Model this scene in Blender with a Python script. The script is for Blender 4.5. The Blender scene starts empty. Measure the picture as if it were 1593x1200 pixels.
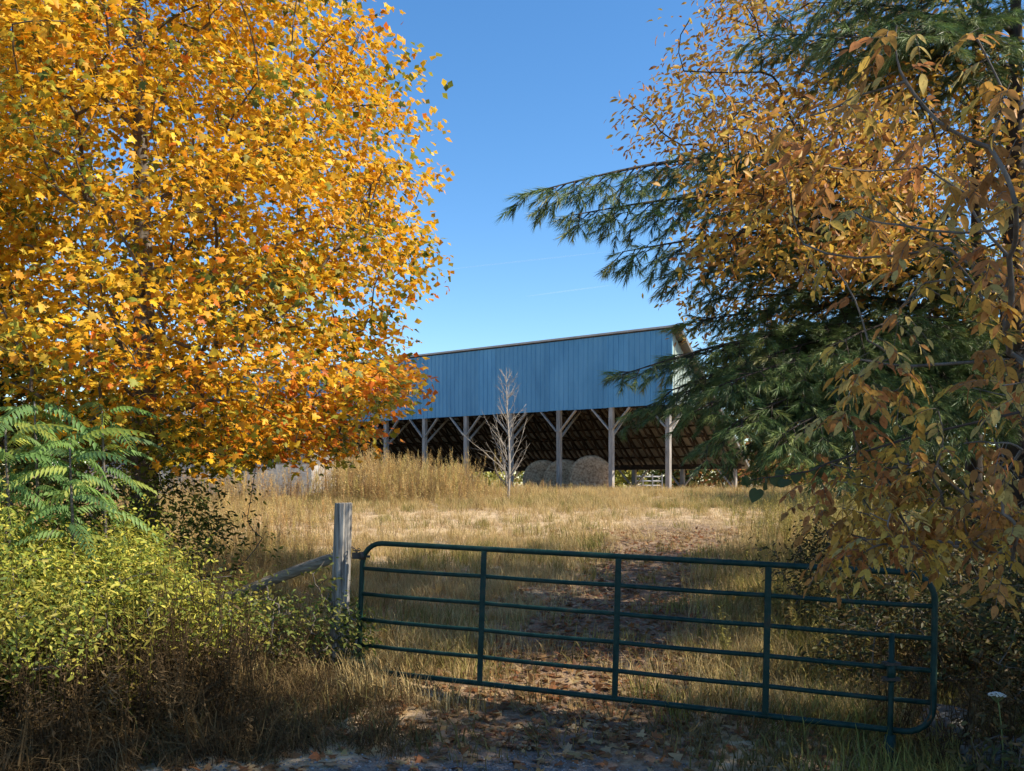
import bpy, bmesh, math, random
import numpy as np
from mathutils import Vector, Matrix, noise as mnoise

# ------------------------------------------------------------------ camera, world, sun, exposure
R = math.radians
rng = np.random.default_rng(11)
random.seed(11)
S = bpy.context.scene
COL = S.collection
CAMZ = 2.0
F, CX, HY = 1380.0, 796.5, 752.0            # focal length and horizon of the photograph, in its pixels
cam_d = bpy.data.cameras.new('camera')
cam = bpy.data.objects.new('camera', cam_d)
COL.objects.link(cam)
cam.location = (0, 0, CAMZ)
cam.rotation_euler = (R(90), 0, 0)
cam_d.sensor_width = 36
cam_d.lens = 36 * F / 1593
cam_d.shift_y = (HY - 600) / 1593
cam_d.clip_start, cam_d.clip_end = 0.05, 20000
S.camera = cam

SUN_AZ, SUN_EL = R(101), R(41)               # azimuth clockwise from +Y
sun_dir = Vector((math.sin(SUN_AZ) * math.cos(SUN_EL), math.cos(SUN_AZ) * math.cos(SUN_EL), math.sin(SUN_EL)))
W = bpy.data.worlds.new('World')
S.world = W
W.use_nodes = True
wn, wl = W.node_tree.nodes, W.node_tree.links
wn.clear()
sky = wn.new('ShaderNodeTexSky')
sky.sky_type = 'NISHITA'
sky.sun_disc = False
sky.sun_elevation, sky.sun_rotation = SUN_EL, SUN_AZ
sky.altitude, sky.air_density, sky.dust_density, sky.ozone_density = 200, 1.0, 0.3, 2.5
bg = wn.new('ShaderNodeBackground')
bg.inputs['Strength'].default_value = 0.14
hs = wn.new('ShaderNodeHueSaturation')
hs.inputs['Saturation'].default_value = 1.25
out = wn.new('ShaderNodeOutputWorld')
wl.new(sky.outputs[0], hs.inputs['Color'])
wl.new(hs.outputs[0], bg.inputs['Color'])
wl.new(bg.outputs[0], out.inputs['Surface'])
sl = bpy.data.lights.new('sun', 'SUN')
sl.energy, sl.angle, sl.color = 4.9, R(0.53), (1.0, 0.9, 0.74)
so = bpy.data.objects.new('sun', sl)
COL.objects.link(so)
so.rotation_euler = (-sun_dir).to_track_quat('-Z', 'Y').to_euler()
so.location = (30, -10, 30)
S.view_settings.view_transform = 'Standard'
S.view_settings.look = 'None'
S.view_settings.gamma = 1
S.view_settings.exposure = 0.72
S.cycles.max_bounces = 7
S.cycles.transparent_max_bounces = 8

# ------------------------------------------------------------------ helpers
def P(px, py, D):
    """photograph pixel + distance -> world point"""
    return Vector(((px - CX) / F * D, D, CAMZ + (HY - py) / F * D))

GK = np.array([(-400, -.1), (0, -.1), (5.6, -.1), (6.5, -.06), (7.5, .02), (9, .14), (12, .38), (16, .66), (20, .95), (25, 1.3),
               (30, 1.58), (33, 1.68), (35, 1.62), (38, 1.36), (42, 1.22), (50, 1.1), (70, 1.05), (200, .95), (900, .4)], float)

def gz(x, y):
    x, y = np.asarray(x, float), np.asarray(y, float)
    z = np.interp(y, GK[:, 0], GK[:, 1])
    z = z - .05 * np.clip(x, -5, 5) * np.exp(-((y - 7.6) / 3.5) ** 2)
    near = np.exp(-((y - 12) / 16) ** 2)
    z = z + near * (.03 * np.sin(1.7 * x + .6 * y) + .02 * np.sin(3.1 * y - 1.3 * x) + .012 * np.sin(5.3 * x + 4.1 * y))
    return z

def track_x(y):
    return np.interp(y, [5, 8, 11, 14, 17, 20, 24], [.1, .45, 1.25, 2.0, 2.9, 3.7, 4.2])

def snoise(p, f=1.0, s=0.0):
    """cheap smooth 3-D noise in about -1..1 for an n x 3 array"""
    x, y, z = p[:, 0] * f + s, p[:, 1] * f + 2.3 * s, p[:, 2] * f - 1.7 * s
    return (np.sin(x * 1.3 + 1.7 * np.sin(y * .9 + s)) + np.sin(y * 1.7 + 1.3 * np.sin(z * 1.1 - s)) + np.sin(z * 1.5 + 1.9 * np.sin(x * .8 + 2 * s))) / 3

def tag(o, label=None, cat=None, group=None, kind=None):
    if label: o['label'] = label
    if cat: o['category'] = cat
    if group: o['group'] = group
    if kind: o['kind'] = kind
    return o

def empty(name, loc, label=None, cat=None, group=None):
    o = bpy.data.objects.new(name, None)
    COL.objects.link(o)
    o.location = loc
    o.empty_display_size = .2
    return tag(o, label, cat, group)

def link(name, me, mat=None, parent=None):
    o = bpy.data.objects.new(name, me)
    COL.objects.link(o)
    if mat is not None and len(me.materials) == 0:
        me.materials.append(mat)
    if parent is not None:
        o.parent = parent
        o.matrix_parent_inverse = Matrix.Translation(parent.location).inverted() if parent.parent is None else Matrix.Identity(4)
    return o

def mesh_np(name, V, Fc, col=None, smooth=False):
    """V n x 3, Fc m x k (k = 3 or 4), col n x 3 as a point colour attribute"""
    V = np.ascontiguousarray(V, np.float32).reshape(-1, 3)
    Fc = np.ascontiguousarray(Fc, np.int32)
    m, k = Fc.shape
    me = bpy.data.meshes.new(name)
    me.vertices.add(len(V)); me.vertices.foreach_set('co', V.ravel())
    me.loops.add(m * k); me.loops.foreach_set('vertex_index', Fc.ravel())
    me.polygons.add(m)
    me.polygons.foreach_set('loop_start', np.arange(0, m * k, k, dtype=np.int32))
    me.polygons.foreach_set('loop_total', np.full(m, k, np.int32))
    if smooth:
        me.polygons.foreach_set('use_smooth', np.ones(m, bool))
    if col is not None:
        a = me.attributes.new('col', 'FLOAT_COLOR', 'POINT')
        c = np.ones((len(V), 4), np.float32); c[:, :3] = col
        a.data.foreach_set('color', c.ravel())
    me.update(calc_edges=True)
    return me

def frusta(P0, P1, r0, r1, k=5):
    """tapered tubes between point arrays; quads"""
    P0, P1 = np.asarray(P0, float), np.asarray(P1, float)
    d = P1 - P0
    d = d / (np.linalg.norm(d, axis=1, keepdims=True) + 1e-9)
    ref = np.where(np.abs(d[:, 2:3]) < .9, [[0, 0, 1.]], [[1., 0, 0]])
    a = np.cross(d, ref); a /= np.linalg.norm(a, axis=1, keepdims=True)
    b = np.cross(d, a)
    th = np.linspace(0, 2 * np.pi, k, endpoint=False)
    ring = a[:, None, :] * np.cos(th)[None, :, None] + b[:, None, :] * np.sin(th)[None, :, None]
    A = P0[:, None, :] + ring * np.asarray(r0)[:, None, None]
    B = P1[:, None, :] + ring * np.asarray(r1)[:, None, None]
    V = np.concatenate([A, B], 1).reshape(-1, 3)
    i = np.arange(k); j = (i + 1) % k
    q = np.stack([i, j, j + k, i + k], 1)
    n = len(P0)
    Fq = (q[None] + (np.arange(n) * 2 * k)[:, None, None]).reshape(-1, 4)
    return V, Fq

def polytube(pts, r, k=8, closed=False, cap=True):
    """one continuous tube along a polyline -> (V, quads list)"""
    pts = [Vector(p) for p in pts]
    n = len(pts)
    rr = r if hasattr(r, '__len__') else [r] * n
    V, Fq = [], []
    up = None
    for i, p in enumerate(pts):
        a = pts[(i - 1) % n] if (closed or i > 0) else pts[i]
        b = pts[(i + 1) % n] if (closed or i < n - 1) else pts[i]
        t = (b - a).normalized()
        if up is None:
            up = Vector((0, 0, 1)) if abs(t.z) < .9 else Vector((1, 0, 0))
        s = t.cross(up)
        if s.length < 1e-4: s = t.orthogonal()
        s.normalize()
        up = s.cross(t).normalized()
        for q in range(k):
            an = 2 * math.pi * q / k
            V.append(p + (s * math.cos(an) + up * math.sin(an)) * rr[i])
    for i in range(n if closed else n - 1):
        for q in range(k):
            a, b = i * k + q, i * k + (q + 1) % k
            c, d = ((i + 1) % n) * k + (q + 1) % k, ((i + 1) % n) * k + q
            Fq.append((a, b, c, d))
    if cap and not closed:
        Fq.append(tuple(range(k - 1, -1, -1)))
        Fq.append(tuple((n - 1) * k + q for q in range(k)))
    return V, Fq

def py_mesh(name, V, Fq, smooth=False):
    me = bpy.data.meshes.new(name)
    me.from_pydata([tuple(v) for v in V], [], [tuple(f) for f in Fq])
    if smooth:
        me.polygons.foreach_set('use_smooth', np.ones(len(me.polygons), bool))
    me.update()
    return me

def beam(p0, p1, w, h, up=(0, 0, 1)):
    """box from p0 to p1: w across, h along 'up' -> (V, F)"""
    p0, p1 = Vector(p0), Vector(p1)
    t = (p1 - p0).normalized()
    u = Vector(up)
    s = t.cross(u)
    if s.length < 1e-3: s = t.orthogonal()
    s.normalize(); u = s.cross(t).normalized()
    V = []
    for p in (p0, p1):
        for a, b in ((-1, -1), (1, -1), (1, 1), (-1, 1)):
            V.append(p + s * (a * w / 2) + u * (b * h / 2))
    Fq = [(3, 2, 1, 0), (4, 5, 6, 7), (0, 1, 5, 4), (1, 2, 6, 5), (2, 3, 7, 6), (3, 0, 4, 7)]
    return V, Fq

def join(parts):
    V, Fq = [], []
    for v, f in parts:
        n = len(V)
        V += list(v)
        Fq += [tuple(i + n for i in q) for q in f]
    return V, Fq

# ------------------------------------------------------------------ materials
def new_mat(name):
    m = bpy.data.materials.new(name)
    m.use_nodes = True
    m.node_tree.nodes.clear()
    return m, m.node_tree.nodes, m.node_tree.links

def leaf_mat(name, trans=.4, src='col', gloss=.25, rough=.5, tint=1.0, spots=0, spot_scale=60):
    m, n, l = new_mat(name)
    o = n.new('ShaderNodeOutputMaterial')
    if src == 'col':
        c = n.new('ShaderNodeAttribute'); c.attribute_name = 'col'; cs = c.outputs['Color']
    else:
        c = n.new('ShaderNodeObjectInfo'); cs = c.outputs['Color']
    # veins and blotches: small value noise over the blade
    tc = n.new('ShaderNodeTexCoord')
    nz = n.new('ShaderNodeTexNoise'); nz.inputs['Scale'].default_value = 38; nz.inputs['Detail'].default_value = 2
    l.new(tc.outputs['Object'], nz.inputs['Vector'])
    mr = n.new('ShaderNodeMapRange'); mr.inputs['To Min'].default_value = .72 * tint; mr.inputs['To Max'].default_value = 1.25 * tint
    l.new(nz.outputs['Fac'], mr.inputs['Value'])
    mx = n.new('ShaderNodeVectorMath'); mx.operation = 'SCALE'
    l.new(cs, mx.inputs[0]); l.new(mr.outputs[0], mx.inputs['Scale'])
    if spots:                                                # brown blotches and dry margins
        n2 = n.new('ShaderNodeTexNoise'); n2.inputs['Scale'].default_value = spot_scale; n2.inputs['Detail'].default_value = 4
        l.new(tc.outputs['Object'], n2.inputs['Vector'])
        r2 = n.new('ShaderNodeMapRange'); r2.inputs['From Min'].default_value = .54; r2.inputs['From Max'].default_value = .66; r2.inputs['To Max'].default_value = spots
        l.new(n2.outputs['Fac'], r2.inputs['Value'])
        m2 = n.new('ShaderNodeMix'); m2.data_type = 'RGBA'; m2.inputs[7].default_value = (.13, .055, .02, 1)
        l.new(r2.outputs[0], m2.inputs['Factor']); l.new(mx.outputs[0], m2.inputs[6])
        class _O: outputs = [m2.outputs[2]]
        mx = _O
    p = n.new('ShaderNodeBsdfPrincipled')
    p.inputs['Roughness'].default_value = rough
    p.inputs['Specular IOR Level'].default_value = gloss
    l.new(mx.outputs[0], p.inputs['Base Color'])
    t = n.new('ShaderNodeBsdfTranslucent')
    l.new(mx.outputs[0], t.inputs['Color'])
    s = n.new('ShaderNodeMixShader'); s.inputs['Fac'].default_value = trans
    l.new(p.outputs[0], s.inputs[1]); l.new(t.outputs[0], s.inputs[2]); l.new(s.outputs[0], o.inputs['Surface'])
    return m

def grass_mat(name, ramp, trans=.3):
    """colour by random instance, times the blade's own tone"""
    m, n, l = new_mat(name)
    o = n.new('ShaderNodeOutputMaterial')
    oi = n.new('ShaderNodeObjectInfo')
    cr = n.new('ShaderNodeValToRGB')
    e = cr.color_ramp.elements
    while len(e) < len(ramp): e.new(.5)
    for i, c in enumerate(ramp):
        e[i].position = i / (len(ramp) - 1); e[i].color = (*c, 1)
    l.new(oi.outputs['Random'], cr.inputs['Fac'])
    a = n.new('ShaderNodeAttribute'); a.attribute_name = 'col'
    mx = n.new('ShaderNodeVectorMath'); mx.operation = 'MULTIPLY'
    l.new(cr.outputs[0], mx.inputs[0]); l.new(a.outputs['Color'], mx.inputs[1])
    d = n.new('ShaderNodeBsdfDiffuse'); t = n.new('ShaderNodeBsdfTranslucent')
    l.new(mx.outputs[0], d.inputs['Color']); l.new(mx.outputs[0], t.inputs['Color'])
    s = n.new('ShaderNodeMixShader'); s.inputs['Fac'].default_value = trans
    l.new(d.outputs[0], s.inputs[1]); l.new(t.outputs[0], s.inputs[2]); l.new(s.outputs[0], o.inputs['Surface'])
    return m

def noise_mat(name, cols, scale=(6, 6, 6), rough=.85, bump=.3, detail=5, spec=.2, metallic=0, random_tone=0.0, bscale=None, lo=.3, hi=.7):
    m, n, l = new_mat(name)
    o = n.new('ShaderNodeOutputMaterial')
    p = n.new('ShaderNodeBsdfPrincipled')
    tc = n.new('ShaderNodeTexCoord')
    mp = n.new('ShaderNodeMapping'); mp.inputs['Scale'].default_value = scale
    nz = n.new('ShaderNodeTexNoise'); nz.inputs['Scale'].default_value = 1; nz.inputs['Detail'].default_value = detail; nz.inputs['Roughness'].default_value = .65
    l.new(tc.outputs['Object'], mp.inputs[0]); l.new(mp.outputs[0], nz.inputs['Vector'])
    cr = n.new('ShaderNodeValToRGB')
    e = cr.color_ramp.elements
    while len(e) < len(cols): e.new(.5)
    for i, c in enumerate(cols):
        e[i].position = lo + (hi - lo) * i / (len(cols) - 1); e[i].color = (*c, 1)
    l.new(nz.outputs['Fac'], cr.inputs['Fac'])
    src = cr.outputs[0]
    if random_tone:
        oi = n.new('ShaderNodeObjectInfo')
        mr = n.new('ShaderNodeMapRange'); mr.inputs['To Min'].default_value = 1 - random_tone; mr.inputs['To Max'].default_value = 1 + random_tone
        l.new(oi.outputs['Random'], mr.inputs['Value'])
        vm = n.new('ShaderNodeVectorMath'); vm.operation = 'SCALE'
        l.new(src, vm.inputs[0]); l.new(mr.outputs[0], vm.inputs['Scale']); src = vm.outputs[0]
    l.new(src, p.inputs['Base Color'])
    p.inputs['Roughness'].default_value = rough
    p.inputs['Specular IOR Level'].default_value = spec
    p.inputs['Metallic'].default_value = metallic
    if bump:
        b = n.new('ShaderNodeBump'); b.inputs['Strength'].default_value = bump; b.inputs['Distance'].default_value = .02
        if bscale:
            mp2 = n.new('ShaderNodeMapping'); mp2.inputs['Scale'].default_value = bscale
            nz2 = n.new('ShaderNodeTexNoise'); nz2.inputs['Scale'].default_value = 1; nz2.inputs['Detail'].default_value = 4
            l.new(tc.outputs['Object'], mp2.inputs[0]); l.new(mp2.outputs[0], nz2.inputs['Vector']); l.new(nz2.outputs['Fac'], b.inputs['Height'])
        else:
            l.new(nz.outputs['Fac'], b.inputs['Height'])
        l.new(b.outputs[0], p.inputs['Normal'])
    l.new(p.outputs[0], o.inputs['Surface'])
    return m

M = {}
M['bark'] = noise_mat('bark', [(.05, .04, .03), (.13, .11, .09), (.2, .175, .15)], (9, 9, 2), bump=.8)
M['bark_dark'] = noise_mat('bark_dark', [(.03, .024, .02), (.08, .065, .055)], (9, 9, 3), bump=.8)
M['bark_pale'] = noise_mat('bark_pale', [(.28, .24, .19), (.48, .43, .36)], (8, 8, 5), bump=.3)
M['leaf'] = leaf_mat('leaf', .42)
M['leaf_obj'] = leaf_mat('leaf_single', .42, 'obj', spots=.35, spot_scale=3)
M['leaf_matt'] = leaf_mat('leaf_matt', .45, 'col', .06, .75, spots=.7, spot_scale=45)
M['leaf_obj_matt'] = leaf_mat('leaf_single_matt', .45, 'obj', .06, .75, spots=.75, spot_scale=3.5)
M['needle'] = leaf_mat('needle', .15, 'col', .3, .45)
M['post_wood'] = noise_mat('weathered_post', [(.07, .062, .055), (.19, .175, .155), (.33, .31, .28), (.42, .4, .36)], (45, 45, 2.2), bump=.9, detail=7)
M['rail_wood'] = noise_mat('weathered_rail', [(.08, .065, .05), (.2, .17, .13), (.32, .28, .22)], (3, 30, 30), bump=.8, detail=7)
M['barn_wood'] = noise_mat('barn_timber', [(.17, .15, .13), (.31, .28, .25), (.42, .39, .35)], (14, 14, 2.0), bump=.4, random_tone=.12)
M['barn_shaded'] = noise_mat('barn_timber_shaded', [(.02, .014, .01), (.055, .038, .027)], (6, 6, 6), bump=.2, random_tone=.2)  # barn timber darkened, the shade under the roof put into its colour
M['shed_wood'] = noise_mat('shed_board', [(.1, .095, .085), (.2, .19, .175), (.3, .28, .26)], (30, 30, 1.6), bump=.5, random_tone=.25)
M['concrete'] = noise_mat('concrete', [(.3, .29, .27), (.5, .48, .44)], (7, 7, 7), bump=.4)
M['rock'] = noise_mat('rock', [(.07, .066, .055), (.16, .15, .13), (.25, .235, .21)], (9, 9, 9), bump=.9, detail=8)
M['hay'] = noise_mat('hay', [(.13, .08, .05), (.4, .28, .17), (.64, .48, .32)], (5, 11, 11), bump=1.0, detail=9)
M['iron'] = noise_mat('dark_iron', [(.02, .018, .016), (.06, .045, .035)], (30, 30, 30), rough=.6, bump=.3, spec=.4)
M['steel'] = noise_mat('galvanised_steel', [(.22, .225, .23), (.36, .365, .37)], (8, 8, 8), rough=.5, bump=.1, metallic=.3)
M['gate'] = noise_mat('gate_paint', [(.002, .017, .014), (.004, .027, .022), (.01, .038, .031), (.035, .034, .024)], (9, 9, 9), rough=.5, bump=.12, spec=.22, bscale=(60, 60, 60))
M['roof'] = noise_mat('roof_metal', [(.13, .12, .105), (.22, .2, .18)], (2, 2, 2), rough=.55, bump=.05, random_tone=.06)

def siding_mat(name, cols, rt):
    m = noise_mat(name, cols, (1.2, 1.2, .35), rough=.48, bump=.04, spec=.35, random_tone=rt)
    return m
M['trim'] = noise_mat('roof_edge_trim', [(.36, .32, .28), (.5, .46, .42)], (3, 3, 3), rough=.5, bump=.05)
M['siding'] = siding_mat('blue_siding', [(.07, .235, .4), (.098, .295, .475), (.13, .34, .52)], .07)
M['gable'] = siding_mat('pale_siding', [(.27, .33, .29), (.36, .42, .37)], .08)

def ground_mat():
    m, n, l = new_mat('field_ground')
    o = n.new('ShaderNodeOutputMaterial')
    p = n.new('ShaderNodeBsdfPrincipled'); p.inputs['Roughness'].default_value = .95; p.inputs['Specular IOR Level'].default_value = .1
    tc = n.new('ShaderNodeTexCoord')
    def nz(sc, det=5):
        t = n.new('ShaderNodeTexNoise'); t.inputs['Scale'].default_value = sc; t.inputs['Detail'].default_value = det; t.inputs['Roughness'].default_value = .7
        l.new(tc.outputs['Object'], t.inputs['Vector']); return t.outputs['Fac']
    def ramp(f, cs):
        c = n.new('ShaderNodeValToRGB'); e = c.color_ramp.elements
        while len(e) < len(cs): e.new(.5)
        for i, (q, k) in enumerate(cs):
            e[i].position = q; e[i].color = (*k, 1)
        l.new(f, c.inputs['Fac']); return c.outputs[0]
    def mix(f, a, b):
        x = n.new('ShaderNodeMix'); x.data_type = 'RGBA'
        l.new(f, x.inputs['Factor']); l.new(a, x.inputs[6]); l.new(b, x.inputs[7]); return x.outputs[2]
    straw = ramp(nz(9), [(.25, (.26, .17, .09)), (.45, (.5, .36, .2)), (.6, (.66, .5, .31)), (.75, (.74, .6, .4))])
    dirt = ramp(nz(14), [(.3, (.13, .085, .052)), (.5, (.26, .175, .11)), (.7, (.4, .29, .19))])
    gravel = ramp(nz(60, 3), [(.3, (.07, .068, .066)), (.5, (.17, .165, .16)), (.7, (.3, .29, .28))])
    a = n.new('ShaderNodeAttribute'); a.attribute_name = 'col'
    sp = n.new('ShaderNodeSeparateColor'); l.new(a.outputs['Color'], sp.inputs[0])
    def edge(ch):
        ad = n.new('ShaderNodeMath'); ad.operation = 'ADD'
        mu = n.new('ShaderNodeMath'); mu.operation = 'MULTIPLY_ADD'; mu.inputs[1].default_value = 1.2; mu.inputs[2].default_value = -.6
        l.new(nz(3.2), mu.inputs[0]); l.new(ch, ad.inputs[0]); l.new(mu.outputs[0], ad.inputs[1])
        r = n.new('ShaderNodeMapRange'); r.inputs['From Min'].default_value = .25; r.inputs['From Max'].default_value = .75
        l.new(ad.outputs[0], r.inputs['Value']); return r.outputs[0]
    c = mix(edge(sp.outputs[0]), straw, dirt)
    c = mix(edge(sp.outputs[1]), c, gravel)
    l.new(c, p.inputs['Base Color'])
    b = n.new('ShaderNodeBump'); b.inputs['Strength'].default_value = .8; b.inputs['Distance'].default_value = .04
    l.new(nz(22, 6), b.inputs['Height']); l.new(b.outputs[0], p.inputs['Normal'])
    l.new(p.outputs[0], o.inputs['Surface'])
    return m
M['ground'] = ground_mat()

# ------------------------------------------------------------------ the ground
def make_ground():
    xs = np.concatenate([-np.geomspace(900, 10, 26), np.arange(-9.8, 12, .2), np.geomspace(12, 900, 26)])
    ys = np.concatenate([-np.geomspace(300, 1, 16), np.arange(-.8, 36, .2), np.geomspace(36, 1200, 40)])
    X, Y = np.meshgrid(xs, ys)
    Z = gz(X, Y)
    V = np.stack([X, Y, Z], -1).reshape(-1, 3)
    nx, ny = len(xs), len(ys)
    i = (np.arange(ny - 1)[:, None] * nx + np.arange(nx - 1)[None]).ravel()
    Fq = np.stack([i, i + 1, i + 1 + nx, i + nx], 1)
    x, y = V[:, 0], V[:, 1]
    tx = track_x(y)
    tr = np.exp(-((x - tx) / 1.4) ** 4) * (y > 6) * np.clip((24 - y) / 4, 0, 1)
    gravel = np.clip((6.95 - .26 * np.abs(x - .4) - y) / .6, 0, 1)
    gravel = np.maximum(gravel, .5 * np.exp(-((x - tx - .1) / .5) ** 2) * (y > 6) * np.clip((9.5 - y) / 2, 0, 1))
    shade_floor = np.exp(-((x - 6) / 3) ** 4) * np.clip((16 - y) / 3, 0, 1) * (y > 4)   # bare leaf mould under the right-hand trees
    col = np.stack([np.maximum(tr * .85, shade_floor * .9), gravel, 0 * x], 1)
    o = link('ground', mesh_np('ground', V, Fq, col, True), M['ground'])
    tag(o, 'rough straw coloured field rising from the gravel lane to the barn', 'ground', kind='structure')
make_ground()

# ------------------------------------------------------------------ pole barn
def make_barn():
    a = Vector((-.805, .594, 0)); a.normalize()          # along the front, to the left
    w = Vector((a.y, -a.x, 0))                           # to the back
    C = Vector((5.81, 33.0, 0))
    s, NB, K, WB = 2.43, 13, .752, 6.3
    zb, zt = CAMZ + 2.93, CAMZ + 5.72                    # bottom and top of the blue front
    def B(u, v, z): return C + a * u + w * v + Vector((0, 0, z))
    base = Vector((C.x, C.y, float(gz(C.x, C.y))))
    root = empty('pole_barn', base, 'long open fronted barn with blue ribbed metal upper wall and steep single slope roof', 'barn')
    def roof_z(v): return zt - K * v
    def part(name, VF, mat, parent=root):
        V, Fq = VF
        return link(name, py_mesh(name, V, Fq), M[mat], parent)
    # posts and their braces
    for i in range(NB + 1):
        u = i * s
        g = float(gz(*B(u, 0, 0).xy))
        po = part('post', beam(B(u, .02, g - .3), B(u, .02, zt - .25), .17, .17, a), 'barn_wood')
        zj = zb - .86
        for sg in (-1, 1):
            part('brace', beam(B(u + sg * .06, -.05, zj), B(u + sg * .84, -.05, zb - .02), .045, .12, w), 'barn_wood')
        part('brace', beam(B(u + .1, .1, zj - .35), B(u + .1, 1.75, zj + .95), .045, .11, a), 'barn_wood')
        g2 = float(gz(*B(u, WB, 0).xy))
        part('post', beam(B(u, WB, g2 - .3), B(u, WB, roof_z(WB) - .36), .17, .17, a), 'barn_wood')
        zj2 = roof_z(WB) - 1.15
        for sg in (-1, 1):
            if i == 0 and sg < 0: continue
            part('brace', beam(B(u + sg * .06, WB - .06, zj2), B(u + sg * .75, WB - .06, roof_z(WB) - .38), .045, .12, w), 'barn_wood')
    L = NB * s
    part('header_beam', beam(B(-.12, .13, zb + .12), B(L + .1, .13, zb + .12), .05, .24), 'barn_shaded')
    part('eave_beam', beam(B(-.3, WB, roof_z(WB) - .25), B(L + .3, WB, roof_z(WB) - .25), .1, .22), 'barn_shaded')
    part('wall_girt', beam(B(-.1, .13, zb + 1.4), B(L + .1, .13, zb + 1.4), .05, .14), 'barn_shaded')
    # sloping trusses with a web of diagonals
    ntr = NB * 4
    for i in range(ntr + 1):
        u = i * s / 4
        ps = [beam(B(u, .03, roof_z(.03) - .14), B(u, WB + .35, roof_z(WB + .35) - .14), .04, .12)]
        dz = .62
        ps.append(beam(B(u, .2, roof_z(.2) - .14 - dz), B(u, WB - .3, roof_z(WB - .3) - .14 - dz * .5), .04, .1))
        n = 9
        for j in range(n):
            v0, v1 = .2 + (WB - .5) * j / n, .2 + (WB - .5) * (j + 1) / n
            d0, d1 = dz * (1 - .5 * j / n), dz * (1 - .5 * (j + 1) / n)
            p0, p1 = (B(u + .045, v0, roof_z(v0) - .14), B(u + .045, v1, roof_z(v1) - .14 - d1)) if j % 2 else (B(u + .045, v0, roof_z(v0) - .14 - d0), B(u + .045, v1, roof_z(v1) - .14))
            ps.append(beam(p0, p1, .035, .08))
        part('truss', join(ps), 'barn_shaded')
    nP = 12
    for j in range(nP + 1):
        v = -.05 + (WB + .3) * j / nP
        part('purlin', beam(B(-.35, v, roof_z(v) - .045), B(L + .35, v, roof_z(v) - .045), .04, .07), 'barn_shaded')
    # ribbed metal sheets
    sw = .9144
    prof = []
    for r_ in range(4):
        o = r_ * sw / 4
        prof += [(o, 0), (o + .17, 0), (o + .183, .022), (o + .212, .022), (o + .2275, 0)]
    prof.append((sw - .0005, 0))
    def sheet(u0, lo, hi, place):
        V, Fq = [], []
        for q, (pu, ph) in enumerate(prof):
            V.append(place(u0 + pu, lo(u0 + pu), ph)); V.append(place(u0 + pu, hi(u0 + pu), ph))
            if q: Fq.append((2 * q - 2, 2 * q, 2 * q + 1, 2 * q - 1))
        return V, Fq
    nsh = int((L + .3) / sw) + 1
    for i in range(nsh):
        u0 = -.17 + i * sw
        jz = rng.uniform(-.008, .008)
        V, Fq = sheet(u0, lambda q: zb + jz, lambda q: zt + .0, lambda u, z, h: B(u, -.075 - h, z))
        part('siding_sheet', (V, Fq), 'siding')
        def rp(u, v, h): return B(u, v, roof_z(v) + h)
        V, Fq = sheet(-.5 + i * sw, lambda q: -.13, lambda q: WB + .5, rp)
        part('roof_sheet', (V, Fq), 'roof')
    vg = (zt - zb) / K - .1
    for i in range(4):
        v0 = -.06 + i * sw
        V, Fq = sheet(v0, lambda q: zb, lambda q: max(zb + .02, roof_z(q) - .13), lambda v, z, h: B(-.19 - h, v, z))
        part('gable_sheet', (V, Fq), 'gable')
    part('fascia', beam(B(-.5, -.14, zt + .085), B(L + .5, -.14, zt + .085), .03, .07), 'trim')
    part('verge_trim', beam(B(-.53, -.12, roof_z(-.12) - .05), B(-.53, WB + .5, roof_z(WB + .5) - .05), .03, .13), 'roof')
    part('corner_trim', beam(B(-.2, -.11, zb), B(-.2, -.11, zt - .12), .05, .05, a), 'siding')
    # round bales lying under the roof
    def bale(px, D, rad, ln, rot, label, seed):
        x = (px - CX) / F * D
        g = float(gz(x, D))
        nseg, rows = 40, [(-.5, 0), (-.5, .45), (-.5, .82), (-.47, .95), (-.4, 1.0), (-.2, 1.02), (0, 1.025), (.2, 1.02), (.4, 1.0), (.47, .95), (.5, .82), (.5, .45), (.5, 0)]
        V, Fq = [], []
        for (t, r_) in rows:
            for q in range(nseg):
                an = 2 * math.pi * q / nseg
                rr = rad * r_ * (1 + .03 * mnoise.noise((math.cos(an) * 2 + seed, math.sin(an) * 2, t * 3)))
                zz = rr * math.sin(an)
                if zz < -rad * .9: zz = -rad * .9 + (zz + rad * .9) * .25
                V.append((t * ln + .02 * mnoise.noise((an * 3, r_ * 4, seed)), rr * math.cos(an), zz))
        for k in range(len(rows) - 1):
            for q in range(nseg):
                Fq.append((k * nseg + q, k * nseg + (q + 1) % nseg, (k + 1) * nseg + (q + 1) % nseg, (k + 1) * nseg + q))
        o = link('hay_bale', py_mesh('hay_bale', V, Fq, True), M['hay'])
        o.location = (x, D, g + rad * .93)
        o.rotation_euler = (0, 0, rot)
        tag(o, label, 'hay bale', 'round hay bales under the barn roof')
    bale(920, 36.7, .86, 1.1, R(-103), 'round hay bale at the right end of the row, beside a barn post', 1)
    bale(880, 38.2, .86, 1.1, R(-110), 'round hay bale half hidden in the middle of the three under the barn', 2)
    bale(846, 38.9, .87, 1.1, R(-100), 'round hay bale at the left end of the row, behind the pale bare sapling side', 3)
make_barn()

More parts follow.
